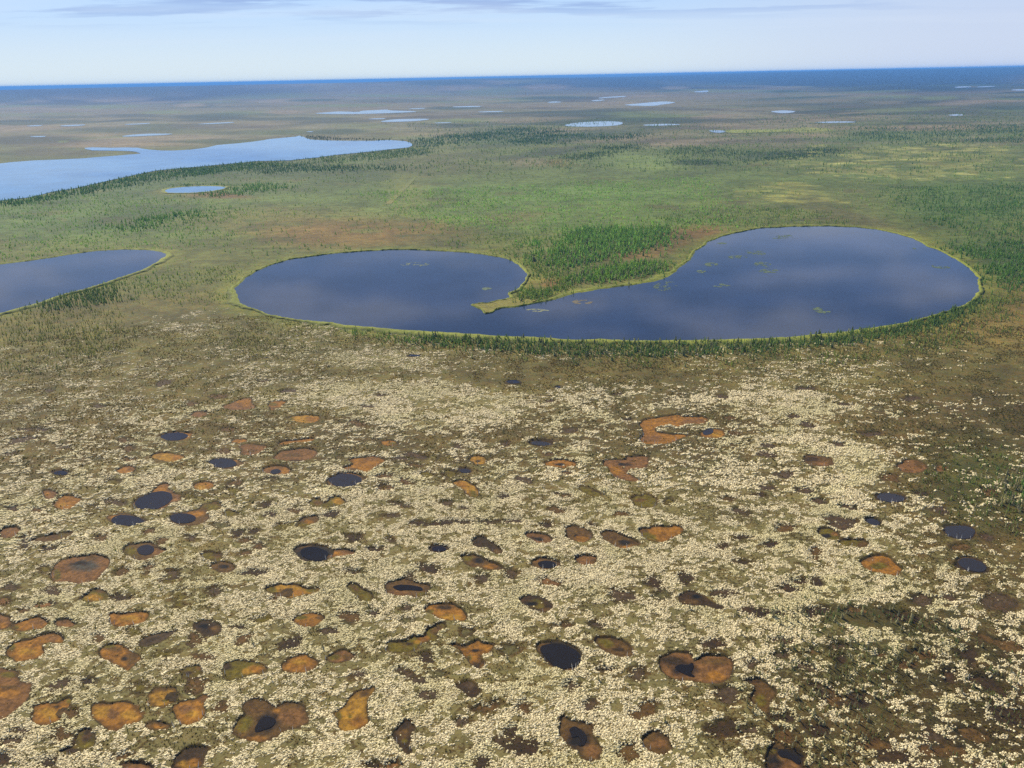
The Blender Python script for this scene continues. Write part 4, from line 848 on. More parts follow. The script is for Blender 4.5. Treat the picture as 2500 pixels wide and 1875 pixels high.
def w_heart(g):
    u, v = P(g)
    w = 1.2 + 1.4 * fbm(g[:, 0], g[:, 1], 40, 3, 7)
    w += 4.5 * sstep(760, 815, v)                            # wide on the near shore
    w += 3.5 * np.exp(-((u - 565) / 30) ** 2 - ((v - 735) / 40) ** 2)
    w += 5.0 * np.exp(-((u - 1630) / 60) ** 2 - ((v - 680) / 30) ** 2) + 3 * np.exp(-((u - 1420) / 120) ** 2 - ((v - 720) / 25) ** 2)
    tip = np.exp(-((u - 1185) / 45) ** 2 - ((v - 752) / 18) ** 2)
    return w * (1 - 0.5 * tip)
fringe(heart_g, w_heart, 0.55, 'bright yellow-green sedge fringe along the shore of the heart-shaped lake', 200)
fringe(west_g, lambda g: 2.4 + 2.2 * fbm(g[:, 0], g[:, 1], 30, 3, 8), 0.5, 'yellow-green sedge fringe along the shore of the lake cut by the photo edge', 210)
fringe(tarn_g, lambda g: 3.0 + 3.0 * fbm(g[:, 0], g[:, 1], 30, 3, 8), 0.5, 'pale sedge fringe round the small oval blue pond', 220)

# spit at the end of the peninsula is part of the land: give it a low sedge mat of its own
spit_px = px('y', [(868,722),(900,716),(960,713),(1000,702),(1060,693),(1102,684),(1200,690),(1260,690),(1210,716),(1120,732),(1040,738),(1003,750),(988,766),(948,770),(928,748),(893,734)])
sg = rough(resample(G(catmull(spit_px, 3)), 1.0), 0.5, 4, 3); c0 = sg.mean(0)
o = poly_sheet('grass', sg - c0, 0.25, M_sedge); o.location = (c0[0], c0[1], 0)
me = o.data; ca = me.color_attributes.new('Col', 'FLOAT_COLOR', 'POINT')
for i, v in enumerate(me.vertices): ca.data[i].color = tuple(alb((146, 138, 72)) * (0.8 + 0.4 * random.random())) + (1,)
tag(o, 'low yellowish grass on the pointed spit that reaches into the heart-shaped lake', 'grass', None, 'stuff')
fg = rough(resample(G(catmull(fen_px, 4)), 6), 4, 60, 3); c0 = fg.mean(0)
o = poly_sheet('fen', fg - c0, 0.03, M_sedge); o.location = (c0[0], c0[1], 0)
ca = o.data.color_attributes.new('Col', 'FLOAT_COLOR', 'POINT')
for i, v in enumerate(o.data.vertices): ca.data[i].color = tuple(alb((158, 164, 92))) + (1,)
tag(o, 'yellow-green drained lake bed lying beyond the heart-shaped lake', 'fen', None, 'structure')

# old cut line running away through the fen
cl = G([(948,497),(957,488),(972,474),(985,462),(1000,446),(1014,432)])
cl = np.stack([np.interp(np.linspace(0, 5, 60), np.arange(6), cl[:, k]) for k in (0, 1)], 1)
t = np.gradient(cl, axis=0); nn = np.stack((-t[:, 1], t[:, 0]), 1); nn /= np.linalg.norm(nn, axis=1)[:, None]
wd = (2.2 + 1.6 * rng.random(60))[:, None] * np.linspace(1.25, 0.7, 60)[:, None]
Vc = np.concatenate((cl - nn * wd, cl + nn * wd)); Vc = np.concatenate((Vc, np.full((120, 1), -0.22)), 1)
a = np.arange(59); f = np.stack((a, a + 1, a + 61, a + 60), 1)
cc = np.concatenate([alb((150, 144, 86)) * (1 - s) + alb((118, 132, 76)) * s for s in np.tile(np.linspace(0, .9, 60), 2)[:, None, None]])
o = mesh_np('trail', Vc, f[:, ::-1], M_sedge, None, cc.reshape(-1, 3)); tag(o, 'straight pale yellow cut line running away through the green fen', 'trail', None, 'structure')

# ------------------------------------------------------------------ lichen tufts: real little cushions, they cast the fine shadows
def tuft_field(n_try, r0, r1, size, seed_c):
    a = np.radians(rng.uniform(-41, 41, n_try)); r = np.sqrt(rng.uniform(r0 * r0, r1 * r1, n_try))
    x, y = r * np.sin(a), r * np.cos(a)
    u, v = P(np.stack((x, y), 1))
    k = (u > -120) & (u < 2620) & (v < 1990)
    x, y, u, v = x[k], y[k], u[k], v[k]
    cov = lichen_cover(x, y, u, v)
    clump = 0.38 * fbm(x * 0.8, y, 0.95, 2, 118) + 0.38 * fbm(x * 0.7, y, 2.8, 4, 120) + 0.24 * fbm(x * 0.8, y, 13, 3, 124)
    thr = 0.686 - 0.232 * cov
    pr = sstep(thr - 0.02, thr + 0.05, clump) * (cov > 0.03) * (1 - 0.995 * sstep(0.15, 0.5, pit_at(x, y)))
    k = rng.random(len(x)) < pr
    x, y = x[k], y[k]
    s = size * (0.55 + 0.9 * rng.random(len(x)) ** 1.5) * (1 + 0.0 * x)
    return x, y, s
parts = [tuft_field(640000, 112, 240, 0.18, 0), tuft_field(380000, 240, 340, 0.28, 1), tuft_field(420000, 340, 500, 0.31, 1)]
tx, ty, ts = (np.concatenate([p[i] for p in parts]) for i in range(3))
n = len(tx)
tz = ground_z(tx, ty)
print('lichen tufts', n)
ang = np.arange(6) * math.pi / 3
ringx, ringy = np.cos(ang), np.sin(ang)
rot = rng.random(n) * 6.283
cs_, sn_ = np.cos(rot), np.sin(rot)
stx, sty = 0.75 + 0.6 * rng.random(n), 0.75 + 0.6 * rng.random(n)
V = np.empty((n, 13, 3), np.float32)
for ring_i, (rr, hh) in enumerate(((1.0, -0.2), (0.70, 0.36))):
    for k in range(6):
        jr = rr * (0.78 + 0.44 * rng.random(n))
        lx, ly = ringx[k] * jr * ts * stx, ringy[k] * jr * ts * sty
        V[:, ring_i * 6 + k, 0] = tx + lx * cs_ - ly * sn_; V[:, ring_i * 6 + k, 1] = ty + lx * sn_ + ly * cs_
        V[:, ring_i * 6 + k, 2] = tz + hh * ts * (0.8 + 0.5 * rng.random(n))
V[:, 12, 0] = tx; V[:, 12, 1] = ty; V[:, 12, 2] = tz + ts * (0.42 + 0.2 * rng.random(n))
lf = []
for k in range(6):
    k2 = (k + 1) % 6
    lf += [(k, k2, 6 + k2), (k, 6 + k2, 6 + k), (6 + k, 6 + k2, 12)]
lf = np.array(lf)
Fc = (np.arange(n)[:, None, None] * 13 + lf[None]).reshape(-1, 3)
mixv = rng.random((n, 1)) ** 0.9
warm = fbm(tx, ty, 9, 3, 130)[:, None]
cc = (alb((236, 221, 210), .98) * (1 - mixv) + alb((184, 165, 144), .74) * mixv) * (0.85 + 0.3 * rng.random((n, 1)))
w = sstep(0.45, 0.7, warm); cc = cc * (1 - w * .4) + alb((214, 204, 164), .85) * w * .3
cc = np.repeat(cc, 13, 0)
lichen = mesh_np('lichen', V.reshape(-1, 3), Fc, M_lichen, None, cc, True)
tag(lichen, 'pale cream reindeer lichen cushions covering the raised bog in the foreground', 'lichen', None, 'stuff')

# low dark heath shrubs between the lichen and across the brown bog
def shrub_field(n_try, r0, r1, size):
    a = np.radians(rng.uniform(-41, 41, n_try)); r = np.sqrt(rng.uniform(r0 * r0, r1 * r1, n_try))
    x, y = r * np.sin(a), r * np.cos(a); u, v = P(np.stack((x, y), 1))
    k = (u > -120) & (u < 2620) & (v < 1990) & (v > 770)
    x, y, u, v = x[k], y[k], u[k], v[k]
    cov = lichen_cover(x, y, u, v)
    pr = (0.30 + 0.60 * (1 - cov)) * sstep(0.36, 0.56, fbm(x, y, 7, 4, 140)) * (1 - 0.9 * sstep(0.3, 0.8, pit_at(x, y)))
    ok = ~inside(heart_g[::6], np.stack((x, y), 1)) & ~inside(west_g[::6], np.stack((x, y), 1))
    pr = np.maximum(pr, 0.35 * ((pit_at(x, y) > 0.25) & (pit_at(x, y) < 0.46)))
    k = (rng.random(len(x)) < pr) & ok
    return x[k], y[k], size * (0.6 + 0.8 * rng.random(k.sum()))
parts = [shrub_field(200000, 112, 240, 0.26), shrub_field(220000, 240, 480, 0.40)]
hx, hy, hs = (np.concatenate([p[i] for p in parts]) for i in range(3))
n = len(hx); hz = ground_z(hx, hy); print('shrubs', n)
V = np.empty((n, 9, 3), np.float32); 
for k in range(3):          # three crossing leafy sprays per shrub
    a = rng.random(n) * 6.283; ca_, sa_ = np.cos(a), np.sin(a)
    lean = rng.normal(0, .35, (n, 2)); hh = 0.7 + 0.6 * rng.random(n)
    V[:, k * 3, 0] = hx - ca_ * hs * .55; V[:, k * 3, 1] = hy - sa_ * hs * .55; V[:, k * 3, 2] = hz - 0.1 + .25 * hs * rng.random(n)
    V[:, k * 3 + 1, 0] = hx + ca_ * hs * .55; V[:, k * 3 + 1, 1] = hy + sa_ * hs * .55; V[:, k * 3 + 1, 2] = hz - 0.1 + .25 * hs * rng.random(n)
    V[:, k * 3 + 2, 0] = hx + lean[:, 0] * hs; V[:, k * 3 + 2, 1] = hy + lean[:, 1] * hs; V[:, k * 3 + 2, 2] = hz + hs * hh * .8
Fs = (np.arange(n)[:, None, None] * 9 + np.arange(9).reshape(3, 3)[None]).reshape(-1, 3)
t = rng.random((n, 1)); g2 = sstep(0.42, 0.6, fbm(hx, hy, 40, 3, 145))[:, None]
cc = alb((140, 120, 76)) * (1 - t) + alb((156, 142, 94)) * t
cc = cc * (1 - .45 * g2) + alb((118, 122, 76)) * .45 * g2
o = mesh_np('heath_shrubs', V.reshape(-1, 3), Fs, M_trees, None, np.repeat(cc, 9, 0))
tag(o, 'low brown and grey-green dwarf shrubs growing between the lichen on the bog', 'shrubs', None, 'stuff')

# ------------------------------------------------------------------ trees
def crown_geo(seed, layers=7, spokes=6, slim=0.16, droop=0.25, base=0.12, gap=0.15):
    """unit-height conifer crown: whorls of separate drooping boughs, ragged and with gaps"""
    r = random.Random(seed); V, Fx = [], []
    for l in range(layers):
        t = l / layers
        z = base + (1 - base) * t; rad_ = slim * (1 - t) ** 0.8 * r.uniform(0.7, 1.25) + 0.015
        for s in range(spokes):
            if r.random() < gap: continue
            a = 6.283 * (s + r.uniform(-.35, .35)) / spokes + l * 0.7; rr = rad_ * r.uniform(.65, 1.25)
            w = 0.5 * rad_ + 0.02; i = len(V)
            ca, sa = math.cos(a), math.sin(a)
            up = (1 - base) / layers * r.uniform(1.2, 1.9)
            V += [(0, 0, min(1.0, z + up)), (ca * rr - sa * w, sa * rr + ca * w, z - droop * rr), (ca * rr + sa * w, sa * rr - ca * w, z - droop * rr * r.uniform(.4, 1.4))]
            Fx.append((i, i + 1, i + 2))
    i = len(V); V += [(0.02, 0, .82), (-.012, .017, .82), (-.012, -.017, .82), (0, 0, 1.03)]
    Fx += [(i, i + 1, i + 3), (i + 1, i + 2, i + 3), (i + 2, i, i + 3)]
    return np.array(V, float), np.array(Fx)
def trunk_geo(h=1.0, r0=0.022, limbs=5, seed=0):
    r = random.Random(seed); V, Fx = [], []
    lv = [(0, r0), (.35, r0 * .75), (.7, r0 * .45), (1.0, r0 * .1)]
    for z, q in lv:
        ox, oy = r.uniform(-.006, .006), r.uniform(-.006, .006)
        for k in range(5): V.append((ox + q * math.cos(k * 1.2566), oy + q * math.sin(k * 1.2566), z * h))
    for l in range(3):
        for k in range(5):
            a, b = l * 5 + k, l * 5 + (k + 1) % 5
            Fx += [(a, b, b + 5), (a, b + 5, a + 5)]
    for m in range(limbs):
        z = r.uniform(.25, .9) * h; a = r.uniform(0, 6.283); L = r.uniform(.05, .13) * (1.2 - z / h); i = len(V)
        V += [(0, 0, z + .008), (0, 0, z - .008), (L * math.cos(a), L * math.sin(a), z - L * .3)]
        Fx.append((i, i + 1, i + 2))
    return np.array(V, float), np.array(Fx)
def region_points(pxpoly, n, clump=0.0, cs_=12, seed=300, big=False):
    lo, hi = pxpoly.min(0), pxpoly.max(0); out = []; tot = 0
    for _ in range(60):
        q = rng.uniform(lo, hi, (n * 3, 2)); q = q[inside(pxpoly, q)]
        if not len(q): continue
        g = G(q); d = np.hypot(g[:, 0], g[:, 1])
        pr = (d / d.max()) ** 3
        if clump: pr = pr * sstep(0.5 - .1, 0.5 + .12, fbm(g[:, 0], g[:, 1], cs_, 4, seed)) ** clump
        k = rng.random(len(g)) < pr
        g = g[k]
        for lk in (heart_g, west_g, north_g, tarn_g): g = g[~inside(lk[::5], g)]
        out.append(g); tot += len(g)
        if tot >= n: break
    return np.concatenate(out)[:n]
class Tree: pass
def poly(reg, pts): return px(reg, pts)
SPR, GRN, DEADC, OLV, BLUEG = (88, 112, 64), (104, 144, 70), (150, 140, 128), (122, 130, 78), (88, 112, 84)
ZONES = [ # polygon, count, (h0, h1), slimness, colour a, colour b, clump, where
 (poly('E', [(200,660),(350,590),(520,530),(650,350),(780,290),(1100,280),(1350,280),(1880,270),(1900,440),(1700,520),(1400,600),(1000,680),(700,780),(400,740)]), 2300, (2.6,4.6), .17, (112, 140, 80), (94, 116, 70), 0, 'grove'),
 (poly('E', [(650,880),(900,820),(1050,760),(1350,720),(1750,690),(1850,720),(1750,790),(1500,850),(1200,900),(800,930)]), 900, (2.4,4.2), .18, (114,138,74), (96,118,68), 0, 'grove'),
 (poly('E', [(60,1080),(250,1010),(500,1000),(600,900),(750,930),(620,1050),(350,1130),(80,1160)]), 420, (1.8,3.6), .16, SPR, OLV, 0.5, 'grove'),
 (poly('E', [(200,440),(320,430),(340,480),(220,500)]), 60, (2.2,3.6), .18, GRN, SPR, 0, 'grove'),
 (poly('E', [(150,700),(420,760),(800,830),(620,900),(300,860)]), 260, (1.6,3.0), .16, OLV, SPR, 0, 'grove'),
 (poly('f', [(1000,818),(1250,829),(1450,834),(1600,838),(1900,830),(2100,806),(2280,772),(2380,730),(2410,735),(2290,800),(2090,838),(1850,860),(1600,872),(1300,866),(1000,838)]), 3000, (1.2,3.3), .17, (96,112,68), (78,98,60), 0, 'shore'),
 (poly('f', [(900,806),(1000,822),(1250,850),(1000,846),(820,805)]), 260, (1.4,2.6), .15, OLV, SPR, 0.5, 'shore'),
 (poly('f', [(1300,866),(1850,862),(2090,842),(2290,806),(2500,700),(2500,800),(2250,860),(1900,905),(1500,900),(1250,880)]), 1600, (1.1,2.4), .15, OLV, (84,92,58), 1.0, 'shore'),
 (poly('z', [(1780,350),(2212,330),(2330,330),(2330,640),(2120,640),(1990,590),(1900,480),(1800,420)]), 1300, (2.6,4.8), .19, (84,110,58), SPR, 0.5, 'east wood'),
 (poly('z', [(1950,700),(2330,640),(2330,700),(2050,720)]), 160, (1.6,3.0), .17, OLV, SPR, 0.5, 'east wood'),
 (poly('z', [(1330,20),(2330,0),(2330,330),(1750,320),(1620,240),(1500,130)]), 2200, (2.2,4.2), .19, (84,114,62), (80,104,58), 1.0, 'east wood'),
 (poly('z', [(0,200),(500,130),(900,160),(1250,200),(1100,240),(700,245),(480,270),(250,280),(0,270)]), 900, (2.0,4.0), .18, OLV, SPR, 0.8, 'north bank'),
 (poly('x', [(190,722),(350,672),(500,640),(640,605),(720,620),(690,700),(600,715),(350,748),(190,750)]), 560, (1.7,3.4), .14, (100,112,74), (84,100,64), 0, 'west shore'),
 (poly('x', [(500,630),(650,590),(900,520),(1000,560),(900,680),(700,720)]), 320, (1.0,2.2), .16, OLV, SPR, 0.6, 'west shore'),
 (poly('x', [(-40,800),(200,760),(700,760),(900,800),(700,1000),(300,1110),(-40,1120)]), 1500, (1.0,2.4), .14, (124,122,80), (106,110,70), 0.8, 'west bog'),
 (poly('x', [(900,560),(1400,480),(1390,700),(1600,800),(1300,700),(950,720)]), 600, (1.0,2.2), .18, (112,122,70), OLV, 0.8, 'west bog'),
 (poly('x', [(1400,800),(2150,870),(2000,1000),(1500,1040),(900,1000)]), 420, (1.0,2.2), .14, (124,122,80), (108,110,72), 0.8, 'west bog'),
 (poly('A', [(-60,1208),(250,1180),(650,1098),(1000,1022),(1350,948),(1800,908),(2212,868),(2212,925),(1700,985),(1200,1060),(700,1150),(250,1230),(-60,1270)]), 2600, (3.2,6.5), .19, (82,104,62), (66,90,54), 0.3, 'long lake bank'),
 (poly('B', [(0,860),(300,855),(700,810),(1100,775),(1350,745),(1480,720),(1500,800),(1000,850),(500,880),(0,930)]), 1700, (3.0,6.0), .19, (92,110,66), (72,92,58), 0.4, 'long lake bank'),
 (poly('B', [(400,652),(470,640),(600,645),(740,664),(1100,672),(1290,684),(1000,684),(700,682),(600,680),(470,672)]), 420, (3,5.5), .2, (60,76,54), (56,72,52), 0, 'far bank'),
 (poly('B', [(0,900),(300,890),(900,900),(1300,905),(1290,935),(600,945),(0,970)]), 1100, (3.0,5.6), .19, (70,92,58), (64,84,56), 0.3, 'mid wood'),
 (poly('A', [(1690,1140),(1820,1128),(1960,1108),(2040,1075),(2212,1045),(2420,1062),(2540,1085),(2400,1120),(2212,1135),(2000,1160),(1800,1172)]), 620, (2.6,5.2), .2, (80,108,58), SPR, 0.2, 'tarn wood'),
 (poly('A', [(1440,1088),(1600,1065),(1900,1060),(2050,1066),(2050,1075),(1900,1070),(1600,1076)]), 160, (2.4,4.4), .19, (80,104,58), SPR, 0, 'tarn wood'),
 (poly('B', [(1350,700),(1600,650),(2212,570),(2212,650),(1900,690),(1500,740)]), 1500, (4,7.5), .19, (76,98,60), (64,86,54), 0.6, 'far wood'),
 (poly('C', [(0,570),(250,570),(600,620),(640,690),(300,720),(0,735)]), 1700, (4,7.5), .19, (74,96,60), (64,84,56), 0.6, 'far wood'),
 (poly('C', [(620,650),(1200,620),(1180,640),(820,690)]), 420, (4,7), .19, (74,96,60), (64,84,56), 0.2, 'far wood'),
 (poly('C', [(280,850),(760,780),(780,740),(1100,715),(1090,735),(900,790),(500,860)]), 900, (3.4,6.0), .18, (78,94,66), (70,86,60), 0.2, 'far wood'),
 (poly('C', [(290,860),(480,840),(490,915),(310,915)]), 240, (3.0,5.0), .10, DEADC, (112,106,94), 0, 'snags'),
 (poly('C', [(1310,790),(1500,730),(2212,790),(2212,870),(1850,880),(1430,905)]), 1300, (3.0,5.5), .18, (80,98,66), (74,90,62), 0.8, 'far wood'),
 (poly('D', [(-20,790),(590,745),(590,790),(300,830),(-20,860)]), 800, (3.0,5.5), .18, (74,92,64), (68,86,60), 0.3, 'far wood'),
 (poly('D', [(700,580),(2212,540),(2212,700),(1100,720),(700,640)]), 1800, (4,7), .19, (80,100,66), (72,92,62), 1.2, 'far wood'),
 (poly('f', [(0,480),(300,470),(700,520),(500,600),(0,640)]), 2900, (1.0,2.6), .22, (116,140,76), (98,124,68), 0.8, 'west fen'),
 (poly('x', [(600,290),(900,190),(1250,150),(1300,200),(900,260)]), 420, (2.2,4.0), .19, (80,106,62), SPR, 0.3, 'west fen'),
 (poly('f', [(880,470),(1700,430),(1900,560),(1500,560),(1100,560)]), 5200, (1.0,2.5), .24, (124,152,84), (104,132,72), 1.0, 'middle fen'),
 (poly('f', [(450,480),(1250,470),(1250,600),(1000,560),(500,610)]), 900, (.8,1.8), .22, (120,124,76), (108,116,68), 0.8, 'middle fen'),
 (poly('f', [(1080,590),(1350,560),(1500,600),(1300,660),(1180,610)]), 700, (1.5,3.0), .17, OLV, SPR, 0.5, 'middle fen'),
 (poly('3', [(2060,700),(2300,640),(2300,880),(2120,880)]), 170, (1.2,2.6), .2, (92,112,66), (74,96,58), 0, 'east thicket'),
 (poly('3', [(1450,480),(2300,480),(2300,1060),(1900,1000),(1600,800)]), 620, (.7,1.7), .17, (104,112,70), (86,98,60), 1.0, 'east thicket'),
 (poly('6', [(350,290),(1300,300),(1900,420),(1700,440),(1200,350),(600,360)]), 150, (.9,2.0), .15, (92,108,78), (78,96,66), 0.3, 'east thicket'),
 (poly('6', [(400,420),(2300,500),(2300,1320),(300,1320)]), 900, (.6,1.7), .13, (108,112,84), (88,98,68), 0.8, 'bog'),
 (poly('f', [(0,1000),(2500,1000),(2500,1960),(0,1960)]), 1500, (.6,1.7), .10, (122,116,88), (96,100,70), 0.4, 'bog'),
 (poly('f', [(0,820),(2500,860),(2500,1050),(0,1050)]), 1400, (.7,1.8), .11, (104,104,70), (88,92,60), 0.6, 'bog'),
 (poly('f', [(0,400),(2500,330),(2500,620),(0,700)]), 5500, (1.4,3.2), .22, (116,132,80), (100,118,72), 2.0, 'scatter'),
 (poly('f', [(1000,300),(2500,270),(2500,420),(1000,430)]), 5000, (2.6,5.0), .22, (104,120,78), (92,108,70), 1.6, 'scatter'),
]
allx, ally, allh, alls, allc, allw = [], [], [], [], [], []
for pg, cnt, (h0, h1), slim, ca, cb, clump, where in ZONES:
    g = region_points(pg, cnt, clump, 14 if where not in ('scatter', 'far wood') else 40, 300 + len(allx))
    g = g + rng.normal(0, 1, g.shape) * (np.hypot(g[:, 0], g[:, 1]) * (0.016 if where in ('shore', 'west shore', 'long lake bank', 'far bank', 'tarn wood') else 0.022))[:, None] * rng.random((len(g), 1))
    for lk in (heart_g, west_g, north_g, tarn_g): g = g[~inside(lk[::5], g)]
    k = len(g); t = rng.random((k, 1))
    if where in ('bog', 'east thicket'):
        m = pit_at(g[:, 0], g[:, 1]) < 0.5
        g = g[m]; k = len(g); t = rng.random((k, 1))
    allx.append(g[:, 0]); ally.append(g[:, 1]); hk = (h0 + (h1 - h0) * rng.random(k) ** 1.3) * (0.72 if where in ('mid wood', 'far wood', 'long lake bank', 'tarn wood', 'east wood', 'far bank', 'north bank') else 1.0)
    allh.append(hk)
    alls.append(slim * (.75 + .5 * rng.random(k))); allc.append((alb(ca, 2.1) * (1 - t) + alb(cb, 2.1) * t) * (.8 + .4 * rng.random((k, 1)))); allw += [where] * k
X, Y, Hh, S = map(np.concatenate, (allx, ally, allh, alls)); Cc = np.concatenate(allc); Wh = np.array(allw)
Zg = ground_z(X, Y); Dd = np.sqrt(X ** 2 + Y ** 2 + H_CAM ** 2)
u, v = P(np.stack((X, Y), 1))
vis = (u > 5) & (u < 2495) & (v > 0) & (v < 1870)
print('trees', len(X))
# the ones that show largest stand as single trees with trunk and crown
KINDS = [
 ('dwarf_spruce', 'dwarf spruce', lambda w: (w == 'bog') | (w == 'east thicket'), 300, 'stunted grey-green dwarf spruce standing among the pale lichen of the foreground bog', 'dwarf spruces on the foreground bog', M_dwarf, 0.14),
 ('spruce_tree', 'spruce', lambda w: (w == 'shore') | (w == 'grove'), 300, 'slender green spruce standing close to the shore of the heart-shaped lake', 'spruces round the heart-shaped lake', M_spruce, 0.19),
]
single = np.zeros(len(X), bool)
for name, cat, sel, lim, lab, grp, mat, slim in KINDS:
    idx = np.where(sel(Wh) & vis)[0]
    idx = idx[np.argsort(-(Hh[idx] * (0.5 + S[idx] / S[idx].max()) / Dd[idx]))][:lim]
    single[idx] = True
    protos = []
    for s in range(6):
        V, f = crown_geo(s + 40, 6 + s, 5 + s % 3, slim * (0.75 + 0.12 * s), 0.3, 0.10, 0.15 + 0.05 * s); V2, f2 = trunk_geo(0.98, 0.018, 6, s)
        protos.append((mesh_np('crown', V, f, mat, link=False), mesh_np('trunk', V2, f2, M_bark, link=False)))
    for k in idx:
        r = bpy.data.objects.new(name, None); col.objects.link(r)
        r.location = (X[k], Y[k], Zg[k] - 0.05); h = float(Hh[k]); r.scale = (h, h, h); r.rotation_euler = (random.gauss(0, .06), random.gauss(0, .06), random.uniform(0, 6.28))
        tag(r, lab, cat, grp)
        pc, pt = protos[k % 6]
        for nm, me in (('trunk', pt), ('crown', pc)):
            c = bpy.data.objects.new(nm, me); col.objects.link(c); c.parent = r
# pale dead stems leaning at the pool rims
dead = []
for g, *_ in pits[:len(TAB)]:
    u_, v_ = P(g); cy = v_.mean()
    rim = g[v_ > cy + 0.35 * (v_.max() - cy)]
    for q in rim[rng.random(len(rim)) < 0.075]: dead.append(q + rng.normal(0, .4, 2))
dead = np.array(dead); dead = dead[np.argsort(np.hypot(dead[:, 0], dead[:, 1]))][:200]
dp = [mesh_np('dead_spruce', *trunk_geo(1.0, 0.055, 9, s + 70), M_dead, link=False) for s in range(5)]
dz_ = ground_z(dead[:, 0], dead[:, 1])
for k, q in enumerate(dead):
    o = bpy.data.objects.new('dead_spruce', dp[k % 5]); col.objects.link(o)
    h = random.uniform(.9, 1.9); o.location = (q[0], q[1], dz_[k] - .1); o.scale = (h, h, h); o.rotation_euler = (random.gauss(0, .1), random.gauss(0, .1), random.uniform(0, 6.28))
    tag(o, 'thin pale dead spruce stem standing at the near rim of a moss patch or pool', 'dead tree', 'dead stems at the moss rims')
def forest(name, cat, m, label, seeds, layers, spokes, slim0):
    idx = np.where(m & ~single)[0]; Vs, Fs, Cs = [], [], []; base_i = 0
    geos = [crown_geo(s, layers, spokes, 1.0, 0.25, 0.08, 0.12) for s in seeds]
    for gi, (Vg, Fg) in enumerate(geos):
        k = idx[gi::len(geos)]
        if not len(k): continue
        a = rng.random(len(k)) * 6.283; c_, s_ = np.cos(a)[:, None], np.sin(a)[:, None]; h = Hh[k][:, None]; sl = S[k][:, None] * h
        vx = (Vg[None, :, 0] * c_ - Vg[None, :, 1] * s_) * sl + X[k][:, None]; vyy = (Vg[None, :, 0] * s_ + Vg[None, :, 1] * c_) * sl + Y[k][:, None]
        vz = Vg[None, :, 2] * h + Zg[k][:, None] - 0.1
        Vs.append(np.stack((vx, vyy, vz), -1).reshape(-1, 3)); Fs.append((np.arange(len(k))[:, None, None] * len(Vg) + Fg[None] + base_i).reshape(-1, 3))
        Cs.append(np.repeat(Cc[k], len(Vg), 0)); base_i += len(k) * len(Vg)
    o = mesh_np(name, np.concatenate(Vs), np.concatenate(Fs), M_trees, None, np.concatenate(Cs))
    tag(o, label, cat, None, 'stuff')
wn_ = lambda *a: np.isin(Wh, a)
forest('dwarf_spruces', 'dwarf spruces', wn_('bog', 'east thicket', 'west bog'), 'scattered small stunted spruces spread thinly over the brown bog', range(4), 5, 5, .12)
forest('spruce_trees', 'spruces', wn_('shore', 'grove', 'west shore', 'east wood', 'north bank'), 'dense green spruce stands round the heart-shaped lake and its neighbour', range(10, 15), 6, 6, .17)
forest('forest', 'forest', wn_('long lake bank', 'far bank', 'mid wood', 'tarn wood', 'far wood', 'west fen', 'middle fen', 'scatter', 'snags'), 'scattered far-off spruce woods and scrub on the green plain beyond the lakes', range(20, 24), 4, 5, .19)

# ------------------------------------------------------------------ lily pads
LILY = [('z',1000,758,52,17,12,1.0,'pale green lily pad patch alone on the near open water of the larger lake lobe'),
 ('z',1712,495,54,11,6,1.0,'bright lily pad patch near the far right end of the heart-shaped lake'),
 ('z',600,410,62,13,6,.7,'wide lily pad patch, farthest of the dense group beside the peninsula'),
 ('z',495,436,66,9,-2,1.0,'brightest narrow lily pad patch in the middle of the group beside the peninsula'),
 ('z',335,480,38,12,0,.7,'oval lily pad patch left of the brightest narrow one'),
 ('z',275,524,26,9,0,1.0,'small compact lily pad patch nearest the peninsula shore'),
 ('z',645,482,54,16,4,.4,'thin sparse lily pad patch right of the oval one, farther of two'),
 ('z',680,520,58,14,0,.4,'thin sparse lily pad patch, nearer of two right of the compact one'),
 ('z',395,607,52,10,0,.4,'faint thin lily pad patch nearest the middle of the larger lake lobe'),
 ('z',770,315,76,11,-4,.5,'sparse lily pad band close to the far shore of the larger lake lobe'),
 ('z',398,354,28,4,0,1.0,'tiny lily pad streak at the far corner between peninsula and lake shore'),
 ('z',1548,386,18,4,0,.8,'tiny lily pad spot under the far right shore'),
 ('z',60,610,70,28,-8,.35,'large faint lily pad patch just off the sedge bank of the peninsula'),
 ('y',955,627,26,8,0,.9,'single small lily pad patch in the smaller lake lobe'),
 ('y',1262,757,66,8,3,.7,'scattered whitish lily pads lying off the spit'),
 ('y',1530,705,60,14,0,.3,'thin reddish lily pads below the sedge bank of the peninsula'),
 ('y',520,480,90,12,0,.25,'faint lily pad patch in the far part of the smaller lake lobe')]
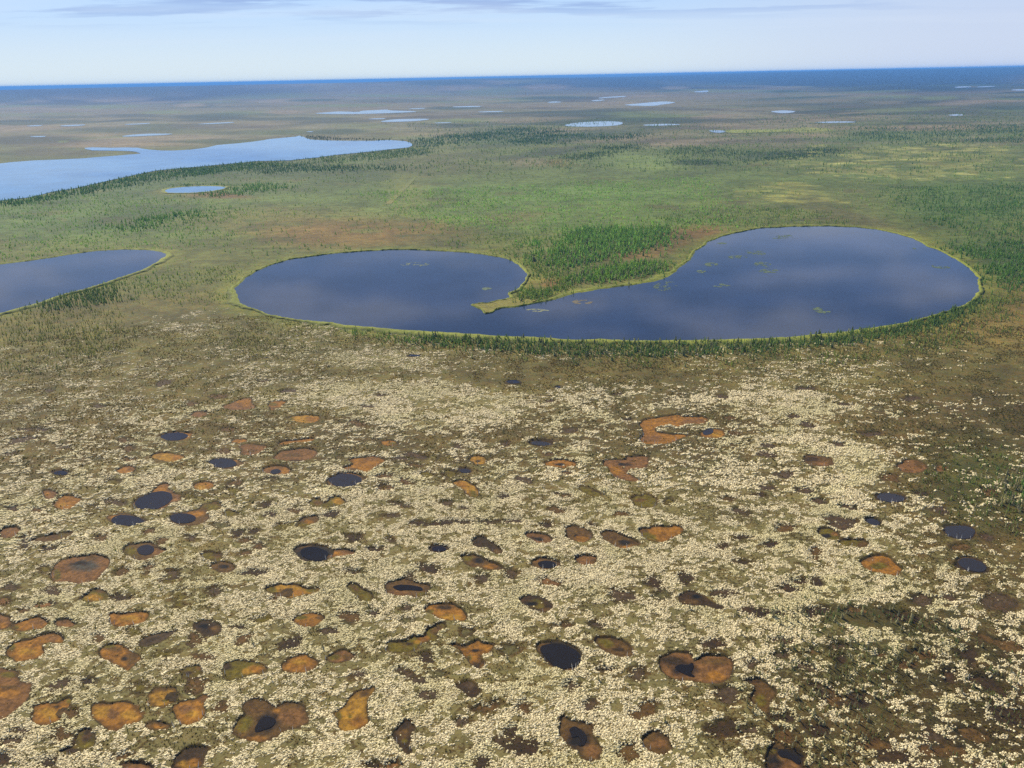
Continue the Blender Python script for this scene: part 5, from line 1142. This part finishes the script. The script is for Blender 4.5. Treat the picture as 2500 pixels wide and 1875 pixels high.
for reg, cx, cy, rx, ry, rot_, dens, lab in LILY:
    pg = px(reg, ellipse(cx, cy, rx, ry, rot_)); c0 = G(pg).mean(0)
    lo, hi = pg.min(0), pg.max(0); n = int(240 * dens * rx * ry / 900)
    q = rng.uniform(lo, hi, (max(n, 260) * 2, 2)); q = q[inside(pg, q)]
    g = G(q); k = fbm(g[:, 0], g[:, 1], 2.5, 3, 400) > 0.55 - 0.05 * dens; g = g[k] if k.sum() > 60 else g[:140]
    g = g - c0
    r = 0.30 + 0.35 * rng.random(len(g)); nv = 7; an = np.arange(nv) * 6.283 / nv
    V = np.concatenate((g[:, None, :] + r[:, None, None] * np.stack((np.cos(an), np.sin(an)), 1)[None], np.repeat((0.02 + 0.03 * rng.random(len(g)))[:, None, None], nv, 1)), 2)
    f = np.concatenate([np.arange(len(g))[:, None] * nv + np.array([[0, j, j + 1]]) for j in range(1, nv - 1)])
    t = rng.random((len(g), 1)); cc = alb((122, 138, 110)) * t + alb((90, 108, 94)) * (1 - t)
    if 'whitish' in lab: cc = cc * .5 + alb((190, 188, 170)) * .5
    if 'reddish' in lab: cc = cc * .4 + alb((150, 120, 110)) * .6
    o = mesh_np('lily_pads', V.reshape(-1, 3), f, M_pads, None, np.repeat(cc, nv, 0)); o.location = (c0[0], c0[1], 0)
    tag(o, lab, 'lily pads', 'lily pad patches on the lake')

# ------------------------------------------------------------------ haze: even, pale blue air over the whole plain
bm = bmesh.new(); bmesh.ops.create_cube(bm, size=1.0)
me = bpy.data.meshes.new('haze'); bm.to_mesh(me); bm.free()
hz_o = bpy.data.objects.new('haze', me); col.objects.link(hz_o)
hz_o.scale = (125000, 125000, 132.0 + 3.0); hz_o.location = (0, 0, (132.0 - 3.0) / 2)
hm = bpy.data.materials.new('haze'); hm.use_nodes = True; hn = hm.node_tree; hn.nodes.clear()
pv = hn.nodes.new('ShaderNodeVolumePrincipled'); pv.inputs['Color'].default_value = (0.16, 0.45, 1.0, 1); pv.inputs['Density'].default_value = 7.4e-5; pv.inputs['Anisotropy'].default_value = 0.0
ho = hn.nodes.new('ShaderNodeOutputMaterial'); hn.links.new(pv.outputs[0], ho.inputs['Volume'])
me.materials.append(hm)
tag(hz_o, 'thin pale blue haze lying over the whole plain and thickening towards the horizon', 'haze', None, 'stuff')
